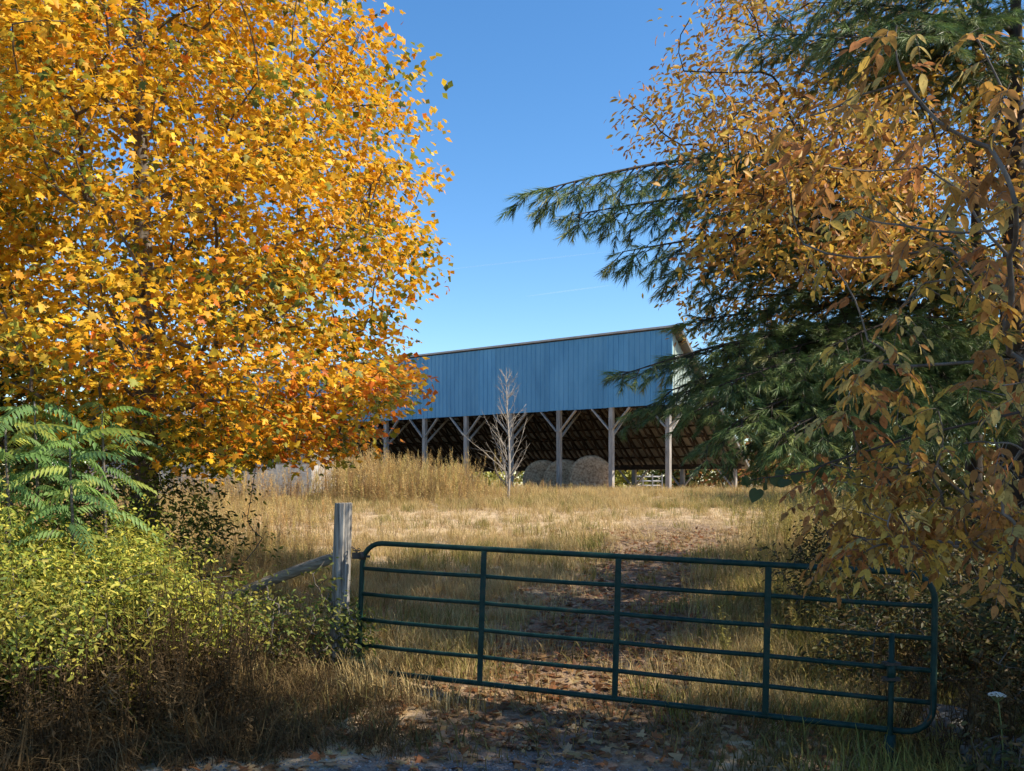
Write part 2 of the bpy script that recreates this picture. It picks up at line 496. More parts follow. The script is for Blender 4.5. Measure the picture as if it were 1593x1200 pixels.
# ------------------------------------------------------------------ gate
def make_gate():
    TL, BL = P(565, 844, 8.4), P(557, 1042, 8.4)
    TR, BR = P(1455, 893, 6.76), P(1451, 1143, 6.76)
    def G(u, v): return (TL.lerp(TR, u)).lerp(BL.lerp(BR, u), v)
    base = G(.5, 1)
    root = empty('farm_gate', (base.x, base.y, float(gz(base.x, base.y))), 'long dark green six bar tubular metal gate across the track', 'gate')
    def part(name, VF, mat='gate', smooth=True, parent=root):
        return link(name, py_mesh(name, VF[0], VF[1], smooth), M[mat], parent)
    # outer tube with four rounded corners
    wl_, hl_ = (TR - TL).length, (BL - TL).length
    ru, rv = .2 / wl_, .2 / hl_
    pts = []
    for cu, cv, a0 in ((ru, rv, 180), (1 - ru, rv, 270), (1 - ru, 1 - rv, 0), (ru, 1 - rv, 90)):
        for q in range(7):
            an = R(a0 + 15 * q)
            pts.append(G(cu + ru * math.cos(an), cv + rv * math.sin(an)))
    fr = []
    for i, p in enumerate(pts):                         # extra points on the long runs
        fr.append(p)
        if i % 7 == 6:
            q = pts[(i + 1) % len(pts)]
            for t in (.25, .5, .75): fr.append(p.lerp(q, t))
    part('frame_tube', polytube(fr, .0245, 12, closed=True))
    for k in range(1, 5):
        v = k * .2 + .003
        ps = [G(u, v) + Vector((0, 0, -.006 * math.sin(math.pi * u * 4) ** 2)) for u in np.linspace(.001, .999, 13)]
        part('rail', polytube(ps, .0195, 10))
    for u in (.25, .5, .75):
        b = beam(G(u, .012) + Vector((0, -.021, 0)), G(u, .988) + Vector((0, -.021, 0)), .05, .016, (0, -1, 0))
        part('upright', b, smooth=False)
    # hinge collars on the post side with eye bolts
    for v, nm in ((.105, 'hinge'), (.94, 'hinge')):
        c = G(0, v)
        hg = part(nm, polytube([c + Vector((0, 0, .035)), c - Vector((0, 0, .035))], .034, 12), 'iron')
        part('hinge_plate', beam(c + Vector((-.02, 0, 0)), c + Vector((-.1, .01, 0)), .03, .06), 'iron', False, hg)
        part('hinge_bolt', polytube([c + Vector((.03, -.02, -.005)), c + Vector((.075, -.035, -.005))], .011, 8), 'iron', True, hg)
    # chain between gate and post
    c0, c1 = G(0, .06) + Vector((-.03, 0, .01)), P(548, 851, 8.43)
    for q in range(6):
        t0, t1 = q / 6, (q + 1) / 6
        sag = lambda t: c0.lerp(c1, t) - Vector((0, 0, .03 * math.sin(math.pi * t)))
        A, Bq = sag(t0), sag(t1)
        d = (Bq - A).normalized(); s = d.cross(Vector((0, 0, 1) if q % 2 else (0, 1, 0))).normalized()
        m = (A + Bq) / 2; h = (Bq - A).length * .62
        ring = [m + d * (h * math.cos(t)) + s * (.013 * math.sin(t)) for t in np.linspace(0, 2 * math.pi, 10, endpoint=False)]
        part('chain_link', polytube(ring, .0045, 6, closed=True), 'iron')
    # loose chain end below the lower hinge
    lo = G(0, .95)
    tail = [lo + Vector((-.01, -.02, 0)), lo + Vector((.01, -.03, -.08)), lo + Vector((.05, -.03, -.16)), lo + Vector((.1, -.03, -.21)), lo + Vector((.17, -.03, -.215))]
    part('chain_tail', polytube(tail, .013, 6), 'iron')
    # drop rod with its bracket
    u = .936
    g = float(gz(*G(u, 1).xy))
    off = Vector((0, -.045, 0))
    top = G(u, .385) + off
    bot = G(u, 1) + off
    part('drop_rod', polytube([top, top.lerp(bot, .5), bot, Vector((bot.x - .005, bot.y, g - .05))], .021, 10))
    slv = part('rod_sleeve', polytube([G(u, .555) + off, G(u, .69) + off], .033, 10))
    for v in (.575, .67):
        for sg in (-1, 1):
            c = G(u, v) + off
            part('sleeve_bolt', polytube([c + Vector((sg * .03, -.01, 0)), c + Vector((sg * .062, -.02, 0))], .01, 8), 'iron', True, slv)
        part('sleeve_band', beam(G(u, v) + Vector((-.06, -.045, 0)), G(u, v) + Vector((.06, -.045, 0)), .075, .022), 'iron', False, slv)
    part('rod_foot', polytube([Vector((bot.x, bot.y, bot.z - .03)), Vector((bot.x, bot.y, g - .1))], .04, 10))
make_gate()

# ------------------------------------------------------------------ gate post and fallen rail
def make_fence():
    top, bot = P(534.5, 783, 8.5), P(526, 1040, 8.5)
    g = float(gz(bot.x, bot.y))
    ax = (top - bot).normalized()
    bot = bot - ax * .35
    root = empty('wooden_fence', (bot.x, bot.y, g), 'grey weathered timber gate post with a sloping rail running down into the bushes', 'fence')
    n, rows = 28, 24
    V, Fq = [], []
    L = (top - bot).length
    for i in range(rows + 1):
        t = i / rows
        c = bot + ax * (L * t)
        for q in range(n):
            an = 2 * math.pi * q / n
            r_ = .083 * (1.1 - .12 * t)
            # squarish round timber with long drying cracks
            r_ *= 1 + .05 * math.cos(4 * an + .5) + .03 * mnoise.noise((math.cos(an) * 3, math.sin(an) * 3, t * 2))
            cr_ = min(abs((an - c0 + math.pi) % (2 * math.pi) - math.pi) for c0 in (4.6, 5.25, 3.6))
            r_ -= .022 * math.exp(-(cr_ / .1) ** 2) * (1 if t > .3 else t / .3)
            V.append(c + Vector((math.cos(an) * r_, math.sin(an) * r_, (.012 * mnoise.noise((math.cos(an) * 4, math.sin(an) * 4, 9)) if i == rows else 0))))
    for i in range(rows):
        for q in range(n):
            Fq.append((i * n + q, i * n + (q + 1) % n, (i + 1) * n + (q + 1) % n, (i + 1) * n + q))
    V.append(top + Vector((.005, 0, .004)))
    for q in range(n): Fq.append((rows * n + q, rows * n + (q + 1) % n, len(V) - 1))
    link('post', py_mesh('post', V, Fq), M['post_wood'], root)
    p0, p1 = P(527, 866, 8.62), P(190, 988, 9.2)
    d = (p1 - p0).normalized()
    V, Fq = [], []
    n = 10
    for i in range(17):
        t = i / 16
        c = p0.lerp(p1, t) + Vector((0, 0, .012 * math.sin(9 * t)))
        s = d.cross(Vector((0, 0, 1))).normalized(); u = s.cross(d).normalized()
        for q in range(n):
            an = 2 * math.pi * q / n + .3
            r_ = .06 * (1 + .1 * math.cos(2 * an) + .1 * mnoise.noise((math.cos(an) * 2, math.sin(an) * 2, t * 7)))
            V.append(c + s * (r_ * .8 * math.cos(an)) + u * (r_ * math.sin(an)))
    for i in range(16):
        for q in range(n): Fq.append((i * n + q, i * n + (q + 1) % n, (i + 1) * n + (q + 1) % n, (i + 1) * n + q))
    Fq += [tuple(range(n)), tuple(16 * n + q for q in range(n - 1, -1, -1))]
    link('rail', py_mesh('rail', V, Fq), M['rail_wood'], root)
make_fence()

# ------------------------------------------------------------------ grey shed seen under the maple
def make_shed():
    D, x1 = 28.5, (482 - CX) / F * 28.5
    g = float(gz(x1, D))
    root = empty('wooden_shed', (x1 - 3, D, g), 'low grey board shed on a pale concrete footing behind the yellow maple', 'shed')
    def part(name, VF, mat): return link(name, py_mesh(name, *VF), M[mat], root)
    zb = CAMZ + .6; zt = CAMZ + 2.0
    for i in range(34):
        x = x1 - .1 - i * .205
        part('plank', beam((x, D + rng.uniform(-.008, .008), zb + rng.uniform(-.03, .01)), (x, D, zt), .19, .03, (0, -1, 0)), 'shed_wood')
    for i in range(18):
        y = D + .12 + i * .205
        part('plank', beam((x1, y, zb), (x1, y, zt + .04 * i), .19, .03, (1, 0, 0)), 'shed_wood')
    part('footing', beam((x1 - 7.2, D + .1, (g + zb) / 2 - .1), (x1 + .06, D + .1, (g + zb) / 2 - .1), .3, zb - g + .2), 'concrete')
    part('footing', beam((x1 - .09, D + .25, (g + zb) / 2 - .1), (x1 - .09, D + 4, (g + zb) / 2 - .1), .28, zb - g + .18), 'concrete')
    part('roof', beam((x1 - 3.5, D - .4, zt - .05), (x1 - 3.5, D + 4.2, zt + .85), 7.6, .06), 'roof')
    # a pale slab lying in the grass before it
make_shed()

# ------------------------------------------------------------------ leaf shapes (base at origin, tip +Y, normal +Z)
def tmpl_maple():
    pts = [(0, 0), (.16, -.05), (.2, .08), (.46, .02), (.36, .2), (.56, .42), (.3, .42), (.2, .5), (.24, .74), (.1, .68), (0, 1.0)]
    out_ = pts + [(-x, y) for x, y in pts[-2:0:-1]]
    V = [(0, .32, .03)] + [(x * .95, y, -.1 * abs(x) - .12 * max(0, y - .4) ** 2) for x, y in out_]
    n = len(out_)
    Fq = [(0, 1 + i, 1 + (i + 1) % n) for i in range(n)]
    return np.array(V), np.array(Fq)

def tmpl_maple_low():
    pts = [(0, 0), (.4, .0), (.3, .2), (.57, .44), (.2, .46), (.17, .74), (0, 1.0)]
    ol = pts + [(-x, y) for x, y in pts[-2:0:-1]]
    V = [(0, .33, .04)] + [(x, y, -.14 * abs(x) - .14 * max(0, y - .4) ** 2) for x, y in ol]
    n = len(ol)
    return np.array(V), np.array([(0, 1 + i, 1 + (i + 1) % n) for i in range(n)])

def tmpl_oval(wd=.42, fold=.14, curl=.12):
    """six triangles, folded on the midrib"""
    V = [(0, 0, 0), (wd * .42, .28, fold * .5), (wd * .4, .66, fold * .5 - curl * .3), (0, 1, -curl), (-wd * .4, .66, fold * .5 - curl * .3), (-wd * .42, .28, fold * .5), (0, .46, 0)]
    return np.array(V, float), np.array([(0, 1, 6), (1, 2, 6), (2, 3, 6), (3, 4, 6), (4, 5, 6), (5, 0, 6)])

def tmpl_leaflet():
    """a rounder, finer blade for the leaves near the lens"""
    prof = [(0, 0), (.1, .08), (.19, .24), (.22, .42), (.19, .6), (.12, .78), (.05, .92), (0, 1.0)]
    mid = [(0, y, -.16 * y * y) for _, y in prof]
    V = list(mid)
    for sg in (1, -1):
        V += [(sg * x, y, -.16 * y * y + .3 * x + .012 * math.sin(9 * y)) for x, y in prof[1:-1]]
    Fq = []
    for b, fl in ((8, 0), (14, 1)):
        idx = [0] + [b + i for i in range(6)] + [7]
        for i in range(7):
            q = [i, idx[i], idx[i + 1], i + 1]
            q = [q[0]] + [v for k, v in enumerate(q[1:]) if v not in (q[0],)]
            seen = []
            for v in q:
                if v not in seen: seen.append(v)
            for t in range(1, len(seen) - 1):
                tri = (seen[0], seen[t], seen[t + 1])
                Fq.append(tri if not fl else tri[::-1])
    return np.array(V, float), np.array(Fq)

def tmpl_quad():
    V = [(0, 0, 0), (.36, .45, .08), (0, 1, -.1), (-.36, .45, .08)]
    return np.array(V, float), np.array([(0, 1, 2), (0, 2, 3)])

T_MAPLE, T_MAPLE_LOW, T_OVAL, T_LEAFLET, T_QUAD = tmpl_maple(), tmpl_maple_low(), tmpl_oval(), tmpl_leaflet(), tmpl_quad()

T_OVAL_WIDE = (T_QUAD[0] * np.array([1.5, 1.05, 1]), T_QUAD[1])

def norm(a): return a / (np.linalg.norm(a, axis=-1, keepdims=True) + 1e-9)

def frames(tip, nrm):
    tip = norm(tip)
    nrm = norm(nrm - (nrm * tip).sum(-1, keepdims=True) * tip)
    side = np.cross(tip, nrm)
    return np.stack([side, tip, nrm], -1)           # columns

def batch(T, pos, rot, sc, col):
    tv, tf = T
    n, k = len(pos), len(tv)
    V = np.einsum('nij,kj->nki', rot, tv) * np.asarray(sc)[:, None, None] + pos[:, None, :]
    Fq = (tf[None] + (np.arange(n) * k)[:, None, None]).reshape(-1, 3)
    return V.reshape(-1, 3), Fq, np.repeat(col, k, 0)

def pick(pal, n, p=None):
    pal = np.array(pal, float)
    i = rng.choice(len(pal), n, p=None if p is None else np.array(p) / sum(p))
    c = pal[i] * rng.uniform(.82, 1.18, (n, 1))
    return np.clip(c * rng.uniform(.94, 1.06, (n, 3)), 0, .95)

# ------------------------------------------------------------------ branching
def grow(trunk, targets, wpath=.35, sag=.06, seg=3):
    """attach every target to the cheapest node of the growing skeleton; returns nodes, parent, tip flags"""
    N = [np.array(p, float) for p in trunk]
    par = [-1] + list(range(len(trunk) - 1))
    path = [0.0]
    for i in range(1, len(N)): path.append(path[-1] + np.linalg.norm(N[i] - N[i - 1]) * .6)
    A = np.zeros((len(N) + len(targets) * seg, 3)); A[:len(N)] = N
    PL = np.zeros(len(A)); PL[:len(N)] = path
    par = par + [0] * (len(targets) * seg)
    c = len(N)
    tips = []
    n0 = 1 if len(trunk) > 2 else 0
    for t in targets:
        d = np.linalg.norm(A[n0:c] - t, axis=1)
        up = np.maximum(0, A[n0:c, 2] - t[2])          # limbs rarely run downwards
        j = n0 + int(np.argmin(d + wpath * PL[n0:c] + .8 * up))
        p0 = A[j].copy(); prev = j
        L = np.linalg.norm(t - p0)
        off = rng.normal(0, .06 * L, 3)
        for q in range(1, seg + 1):
            f = q / seg
            A[c] = p0 + (t - p0) * f + off * math.sin(math.pi * f) + np.array([0, 0, sag * L * math.sin(math.pi * f)])
            par[c] = prev
            PL[c] = PL[prev] + L / seg
            prev = c; c += 1
        tips.append(prev)
    return A[:c], np.array(par[:c]), np.array(tips)

def radii(par, tips, n, rtip, ex=.42, rmax=.3):
    w = np.zeros(n); w[tips] = 1
    for i in range(n - 1, 0, -1): w[par[i]] += w[i]
    return np.minimum(rtip * np.maximum(w, 1) ** ex, rmax), w

def wood_mesh(name, A, par, r, k=6, skip=0):
    ch = np.arange(1, len(A)); ch = ch[ch >= skip]
    p = par[ch]
    r0 = np.minimum(r[p], r[ch] * 1.25)
    V, Fq = frusta(A[p], A[ch], r0, r[ch], k)
    return mesh_np(name, V, Fq, None, True)

def trunk_line(base, h, lean=(0, 0), wob=.08, n=9):
    pts = []
    for i in range(n):
        t = i / (n - 1)
        pts.append(np.array([base[0] + lean[0] * t + wob * math.sin(3.1 * t + base[0]) * t, base[1] + lean[1] * t + wob * math.cos(2.3 * t) * t, base[2] - .25 + (h + .25) * t]))
    return pts

def crown_points(base, prof, n, bias=.42, lump=.16, seed=0., squash=1.0):
    """points in a lumpy crown; prof = [(height, radius)]"""
    hz, rz = np.array(prof, float).T
    out_ = []
    while len(out_) < n:
        z = rng.uniform(hz[0], hz[-1])
        r_ = np.interp(z, hz, rz)
        if rng.random() > (r_ / rz.max()) ** 1.3: continue
        an = rng.uniform(0, 2 * np.pi)
        lm = 1 + lump * (math.sin(3 * an + 1.1 * z + seed) * .6 + math.sin(5 * an - 1.9 * z + 2 * seed) * .4 + .5 * math.sin(2.7 * z + seed))
        q = r_ * lm * rng.random() ** bias
        out_.append((base[0] + q * math.cos(an), base[1] + q * math.sin(an) * squash, base[2] + z))
    return np.array(out_)

def leaf_cloud(cen, per, sig, base, droop=.45, up=.75, spread=.75, outw=.5):
    """leaf positions and frames scattered about cluster centres"""
    n = len(cen) * per
    c = np.repeat(cen, per, 0)
    off = rng.normal(0, 1, (n, 3))
    off *= np.minimum(1, 1.75 / np.linalg.norm(off, axis=1, keepdims=True)) * np.array(sig)
    pos = c + off
    outv = pos - np.array(base)[None]; outv[:, 2] = 0
    outv = norm(outv)
    tip = outv * outw + rng.normal(0, spread, (n, 3)); tip[:, 2] = tip[:, 2] * .5 - droop
    nr = rng.normal(0, .55, (n, 3)) + outv * .45; nr[:, 2] += up
    return pos, frames(tip, nr)

def in_view(pos, m=0):
    x = pos[:, 0] / np.maximum(pos[:, 1], .1) * F + CX
    y = HY - (pos[:, 2] - CAMZ) / np.maximum(pos[:, 1], .1) * F
    return (x > -m) & (x < 1593 + m) & (y > -m) & (y < 1200 + m) & (pos[:, 1] > .3)

single_meshes = {}
def single_leaves(parent, T, key, pos, rot, sc, col, name='leaf'):
    """leaves that can be picked apart: one object each, sharing mesh data"""
    if key not in single_meshes:
        V, Fq = T
        me = mesh_np('leaf_' + key, V, Fq)
        me.materials.append(M['leaf_obj_matt' if key == 'leaflet' else 'leaf_obj'])
        single_meshes[key] = me
    me = single_meshes[key]
    inv = Matrix.Translation(parent.location).inverted()
    for i in range(len(pos)):
        o = bpy.data.objects.new(name, me)
        COL.objects.link(o)
        o.parent = parent
        o.matrix_parent_inverse = inv
        m = Matrix([[*(rot[i, r_] * sc[i]), pos[i, r_]] for r_ in range(3)] + [[0, 0, 0, 1]])
        o.matrix_basis = m
        o.color = (*col[i], 1)

def broadleaf(name, label, cat, base, h, prof, ncl, per, sig, T, size, colf, bark='bark', rtip=.006, rmax=.22, group=None, bias=.42, lump=.16,
              seed=0., singles=0, droop=.45, up=.75, lean=(0, 0), th=.8, trans='leaf', extra=None, wpath=.35, key='x', keep=None, nodes=.5):
    root = empty(name, base, label, cat, group)
    cen = crown_points(base, prof, ncl, bias, lump, seed)
    if extra is not None: cen = np.concatenate([cen, extra])
    if keep is not None: cen = cen[keep(cen)]
    trunk = trunk_line(base, h * th, lean)
    tg = cen[rng.random(len(cen)) < nodes]
    tg = tg[np.argsort(np.linalg.norm(tg[:, :2] - np.array(base)[None, :2], axis=1) + .3 * (tg[:, 2] - base[2]))]
    A, par, tips = grow(trunk, tg, wpath)
    r_, w = radii(par, tips, len(A), rtip, .45, rmax)
    nt = len(trunk)
    for i in range(nt): r_[i] = max(r_[i], rmax * (1 - .85 * i / nt)) if i < nt - 1 else r_[i]
    V, Fq = frusta(np.array(trunk[:-1]), np.array(trunk[1:]), r_[:nt - 1] * np.linspace(1.15, 1, nt - 1), r_[1:nt], 12)
    link('trunk', mesh_np('trunk', V, Fq, None, True), M[bark], root)
    lm = link('limbs', wood_mesh('limbs', A, par, r_, 6, nt), M[bark], root)
    lm['kind'] = 'stuff'
    pos, rot = leaf_cloud(cen, per, sig, base, droop, up)
    sc = size * rng.uniform(.65, 1.25, len(pos))
    col = colf(pos)
    if singles:
        v = np.where(in_view(pos))[0]
        d = sc[v] / np.linalg.norm(pos[v] - np.array([0, 0, CAMZ]), axis=1)
        pk = v[np.argsort(-d)[:singles]]
        single_leaves(root, T[0] if isinstance(T, list) else T, key, pos[pk], rot[pk], sc[pk], col[pk])
        m = np.ones(len(pos), bool); m[pk] = False
        pos, rot, sc, col = pos[m], rot[m], sc[m], col[m]
    if isinstance(T, list):                                 # full outline on the side that is seen close up, plainer blades behind
        fr_ = pos[:, 1] < base[1] - .4
        V, Fq, c = batch(T[1], pos[fr_], rot[fr_], sc[fr_], col[fr_])
        V2, F2, c2 = batch(T_OVAL_WIDE, pos[~fr_], rot[~fr_], sc[~fr_], col[~fr_])
        V, Fq, c = np.concatenate([V, V2]), np.concatenate([Fq, F2 + len(V)]), np.concatenate([c, c2])
    else:
        V, Fq, c = batch(T, pos, rot, sc, col)
    cr = link('crown', mesh_np('crown', V, Fq, c), M[trans], root)
    cr['kind'] = 'stuff'
    return root

# ------------------------------------------------------------------ yellow maple on the left
def maple_cols(pos):
    n = len(pos)
    c = pick([(.78, .44, .02), (.77, .37, .018), (.82, .54, .04), (.62, .40, .04), (.66, .28, .022)], n, [5, 3.4, 3, 2, .9])
    nz = snoise(pos, .9, 1.3)
    low = np.clip((3.4 - pos[:, 2]) / 2.0, 0, 1)
    right = np.clip((pos[:, 0] + 5) / 4, 0, 1)
    og = rng.random(n) < np.clip(.01 + .75 * right * np.clip((5.6 - pos[:, 2]) / 3, 0, 1) + .22 * (nz - .3), 0, .75)
    c[og] = pick([(.78, .27, .02), (.7, .19, .025), (.8, .36, .025)], og.sum())
    n2 = snoise(pos, 1.7, 4.1)
    gp = rng.random(n) < np.clip(.1 + .6 * low * (1 - right) + .25 * low + .45 * (n2 > .3), 0, .88)
    c[gp] = pick([(.2, .22, .03), (.34, .32, .04), (.11, .14, .022), (.46, .38, .045)], gp.sum())  # green leaves, plus crown shading painted in as dark olive clumps
    return c
bx, by = (222 - CX) / F * 12, 12.0
mb = (bx, by, float(gz(bx, by)))
zb_ = mb[2] - CAMZ
mprof = [(1.85, 1.4), (2.1, 3.0), (2.5, 3.5), (3.0, 3.75), (3.4, 3.85), (4.7, 3.8), (6.0, 3.75), (7.0, 3.5), (8.1, 3.05), (9.3, 2.3), (10.3, 1.4), (11.0, .5)]
broadleaf('maple_tree', 'big maple with glowing yellow and orange autumn leaves left of the gate', 'tree', mb, 10.6, mprof, 2150, 44, (.27, .27, .11),
          [T_MAPLE, T_MAPLE_LOW], .092, maple_cols, singles=300, key='maple', extra=np.array([np.array(P(px + rng.uniform(-25, 25), py + rng.uniform(-22, 22), rng.uniform(9.6, 11.6))) for px, py in [(420, 690), (460, 680), (500, 670), (540, 665), (565, 645), (590, 625), (380, 700), (340, 705), (300, 700), (520, 690), (480, 695), (590, 600), (625, 575), (560, 610), (430, 650)] for _ in range(3)]), rmax=.2, lump=.09, seed=.6, up=.85, nodes=.5, keep=lambda c: (snoise(c, 2.1, .7) > -.22) | (rng.random(len(c)) < .22))

# ------------------------------------------------------------------ more trees on the left edge
def yellow_drop(pos):
    c = pick([(.68, .46, .06), (.6, .34, .04), (.5, .4, .07), (.3, .27, .05)], len(pos), [3, 3, 2, 2])
    return c
b = (-9.2, 14.0, float(gz(-9.2, 14)))
broadleaf('yellow_tree', 'taller yellow leaved tree at the far left edge behind the maple', 'tree', b, 12, [(4, 1.5), (6, 2.8), (9, 3.0), (11, 2), (12.5, .6)], 330, 26, (.35, .35, .3),
          T_OVAL, .16, yellow_drop, lump=.2, seed=2.2, rmax=.2, droop=.8, up=.3)

def cedar_cols(pos):
    return pick([(.035, .06, .02), (.06, .085, .025), (.09, .1, .03)], len(pos))
b = (-8.2, 12.6, float(gz(-8.2, 12.6)))
broadleaf('cedar_tree', 'dark green evergreen at the left edge beside the yellow maple', 'tree', b, 6.2, [(.2, 1.5), (1.5, 1.6), (3.5, 1.25), (5, .7), (6.2, .15)], 380, 30, (.16, .16, .2), T_QUAD, .11,
          cedar_cols, 'bark_dark', lump=.15, seed=4., droop=.2, rmax=.12, nodes=.3, up=.1)

# ------------------------------------------------------------------ orange tree on the right
def orange_cols(pos):
    n = len(pos)
    c = pick([(.55, .28, .05), (.6, .36, .06), (.45, .2, .055), (.64, .43, .07), (.36, .16, .055)], n, [4, 4, 2.5, 2.5, 1.2])
    yz = rng.random(n) < np.clip((pos[:, 0] - 5) / 6, 0, .4)
    c[yz] = pick([(.6, .42, .05), (.45, .36, .05)], yz.sum())
    return c
bx, by = 6.5, 12.5
ob = (bx, by, float(gz(bx, by)))
oprof = [(3.5, 2.4), (3.8, 3.7), (4.6, 4.25), (5.5, 4.3), (6.4, 4.6), (7.2, 4.4), (8.1, 4.0), (8.9, 3.1), (9.7, 1.8), (10.2, .6)]
broadleaf('beech_tree', 'tall tree with rusty orange brown leaves filling the upper right', 'tree', ob, 10, oprof, 2100, 36, (.24, .24, .12), T_OVAL, .108,
          orange_cols, 'bark_dark', lump=.1, seed=1.9, rmax=.13, droop=.5, up=.55, bias=.47, nodes=.45, extra=np.array([np.array(P(px, py, rng.uniform(7.9, 9.4))) for px, py in zip(rng.uniform(1080, 1420, 105), 290 + rng.uniform(-130, 125, 105))]),
          keep=lambda c: ((snoise(c, 2.3, 3.1) > -.45) | (rng.random(len(c)) < .3)) & ~((rng.random(len(c)) < .88) & ((c[:, 0] > 7.2) | (c[:, 1] > 13.8))) & ~((c[:, 0] / c[:, 1] * F + CX > 1190) & (HY - (c[:, 2] - CAMZ) / c[:, 1] * F < 95) & (c[:, 1] < 11.8)))

def ygreen_cols(pos):
    return pick([(.5, .46, .05), (.36, .4, .05), (.58, .44, .05), (.2, .26, .04)], len(pos))
for (x, y, h, lab, sd) in ((9.2, 14.0, 9.0, 'yellow green tree glowing in the sun behind the rusty tree at the right edge', 3.3),):
    b = (x, y, float(gz(x, y)))
    broadleaf('birch_tree', lab, 'tree', b, h, [(h * .16, 1.0), (h * .35, 1.7), (h * .6, 1.8), (h * .85, 1.2), (h, .3)], 150, 26, (.4, .4, .3), T_OVAL, .17, ygreen_cols,
              'bark', lump=.2, seed=sd, rmax=.14)

# ------------------------------------------------------------------ pine
def shoot_template(nn=60, ln=.17, nl=.125, wd=.0052, seed=0):
    r2 = np.random.default_rng(seed)
    V, Fq = [], []
    for i in range(nn):
        t = r2.random() ** .8
        an = r2.uniform(0, 2 * np.pi)
        o = np.array([0, ln * t, 0])
        sp = r2.uniform(.35, .8) * (1 - .4 * t)
        d = np.array([math.cos(an) * sp, 1, math.sin(an) * sp]); d /= np.linalg.norm(d)
        d[2] -= .25 * r2.random(); d /= np.linalg.norm(d)
        s = np.cross(d, r2.normal(0, 1, 3)); s /= np.linalg.norm(s)
        L = nl * r2.uniform(.7, 1.15)
        k = len(V)
        V += [o - s * wd / 2, o + s * wd / 2, o + d * L]
        Fq.append((k, k + 1, k + 2))
    return np.array(V), np.array(Fq)

def bough(root_p, tip_p, Lmax, droop=.12, sp=.13, arch=.1):
    """flat spray of a white pine: returns wood segments and shoots (pos, dir)"""
    p0, p1 = np.array(root_p, float), np.array(tip_p, float)
    L = np.linalg.norm(p1 - p0)
    n = max(6, int(L / .18))
    main = [p0 + (p1 - p0) * t + np.array([0, 0, arch * L * math.sin(math.pi * t)]) for t in np.linspace(0, 1, n + 1)]
    seg, sh = [], []
    for i in range(n): seg.append((main[i], main[i + 1], .03 * (1 - i / n) * L / 3.5 + .005, .03 * (1 - (i + 1) / n) * L / 3.5 + .005))
    k = 0
    s = .12 * L
    while s < L:
        f = s / L
        i = min(n - 1, int(f * n)); q = main[i] + (main[i + 1] - main[i]) * (f * n - i)
        tg = norm(main[i + 1] - main[i])
        side = norm(np.cross(tg, [0, 0, 1])) * (1 if k % 2 else -1)
        ll = Lmax * min(1.0, .25 + 1.5 * (1 - f)) * min(1, .35 + 2.2 * f) * rng.uniform(.6, 1.1)
        d = norm(tg * rng.uniform(.5, .95) + side * rng.uniform(.6, 1) + np.array([0, 0, rng.uniform(-.6, .38)]))
        m = max(2, int(ll / .11))
        pv = q
        for j in range(1, m + 1):
            u = j / m
            nx = q + d * ll * u + np.array([0, 0, -droop * ll * u * u + rng.normal(0, .012)])
            seg.append((pv, nx, .009 * (1 - .8 * (j - 1) / m), .009 * (1 - .8 * u)))
            dd = norm(nx - pv)
            for sg in (-1, 1):
                if rng.random() < .85:
                    e = norm(dd + norm(np.cross(dd, [0, 0, 1])) * sg * rng.uniform(.5, 1.1) + np.array([0, 0, rng.uniform(-.3, .35)]))
                    e2 = nx + e * rng.uniform(.04, .14)
                    seg.append((nx, e2, .004, .0025))
                    sh.append((e2 - e * .08, e))
            pv = nx
        sh.append((pv - d * .05, norm(pv - q)))
        k += 1
        s += sp * rng.uniform(.7, 1.3)
    sh.append((main[-1], norm(main[-1] - main[-2])))
    return seg, sh

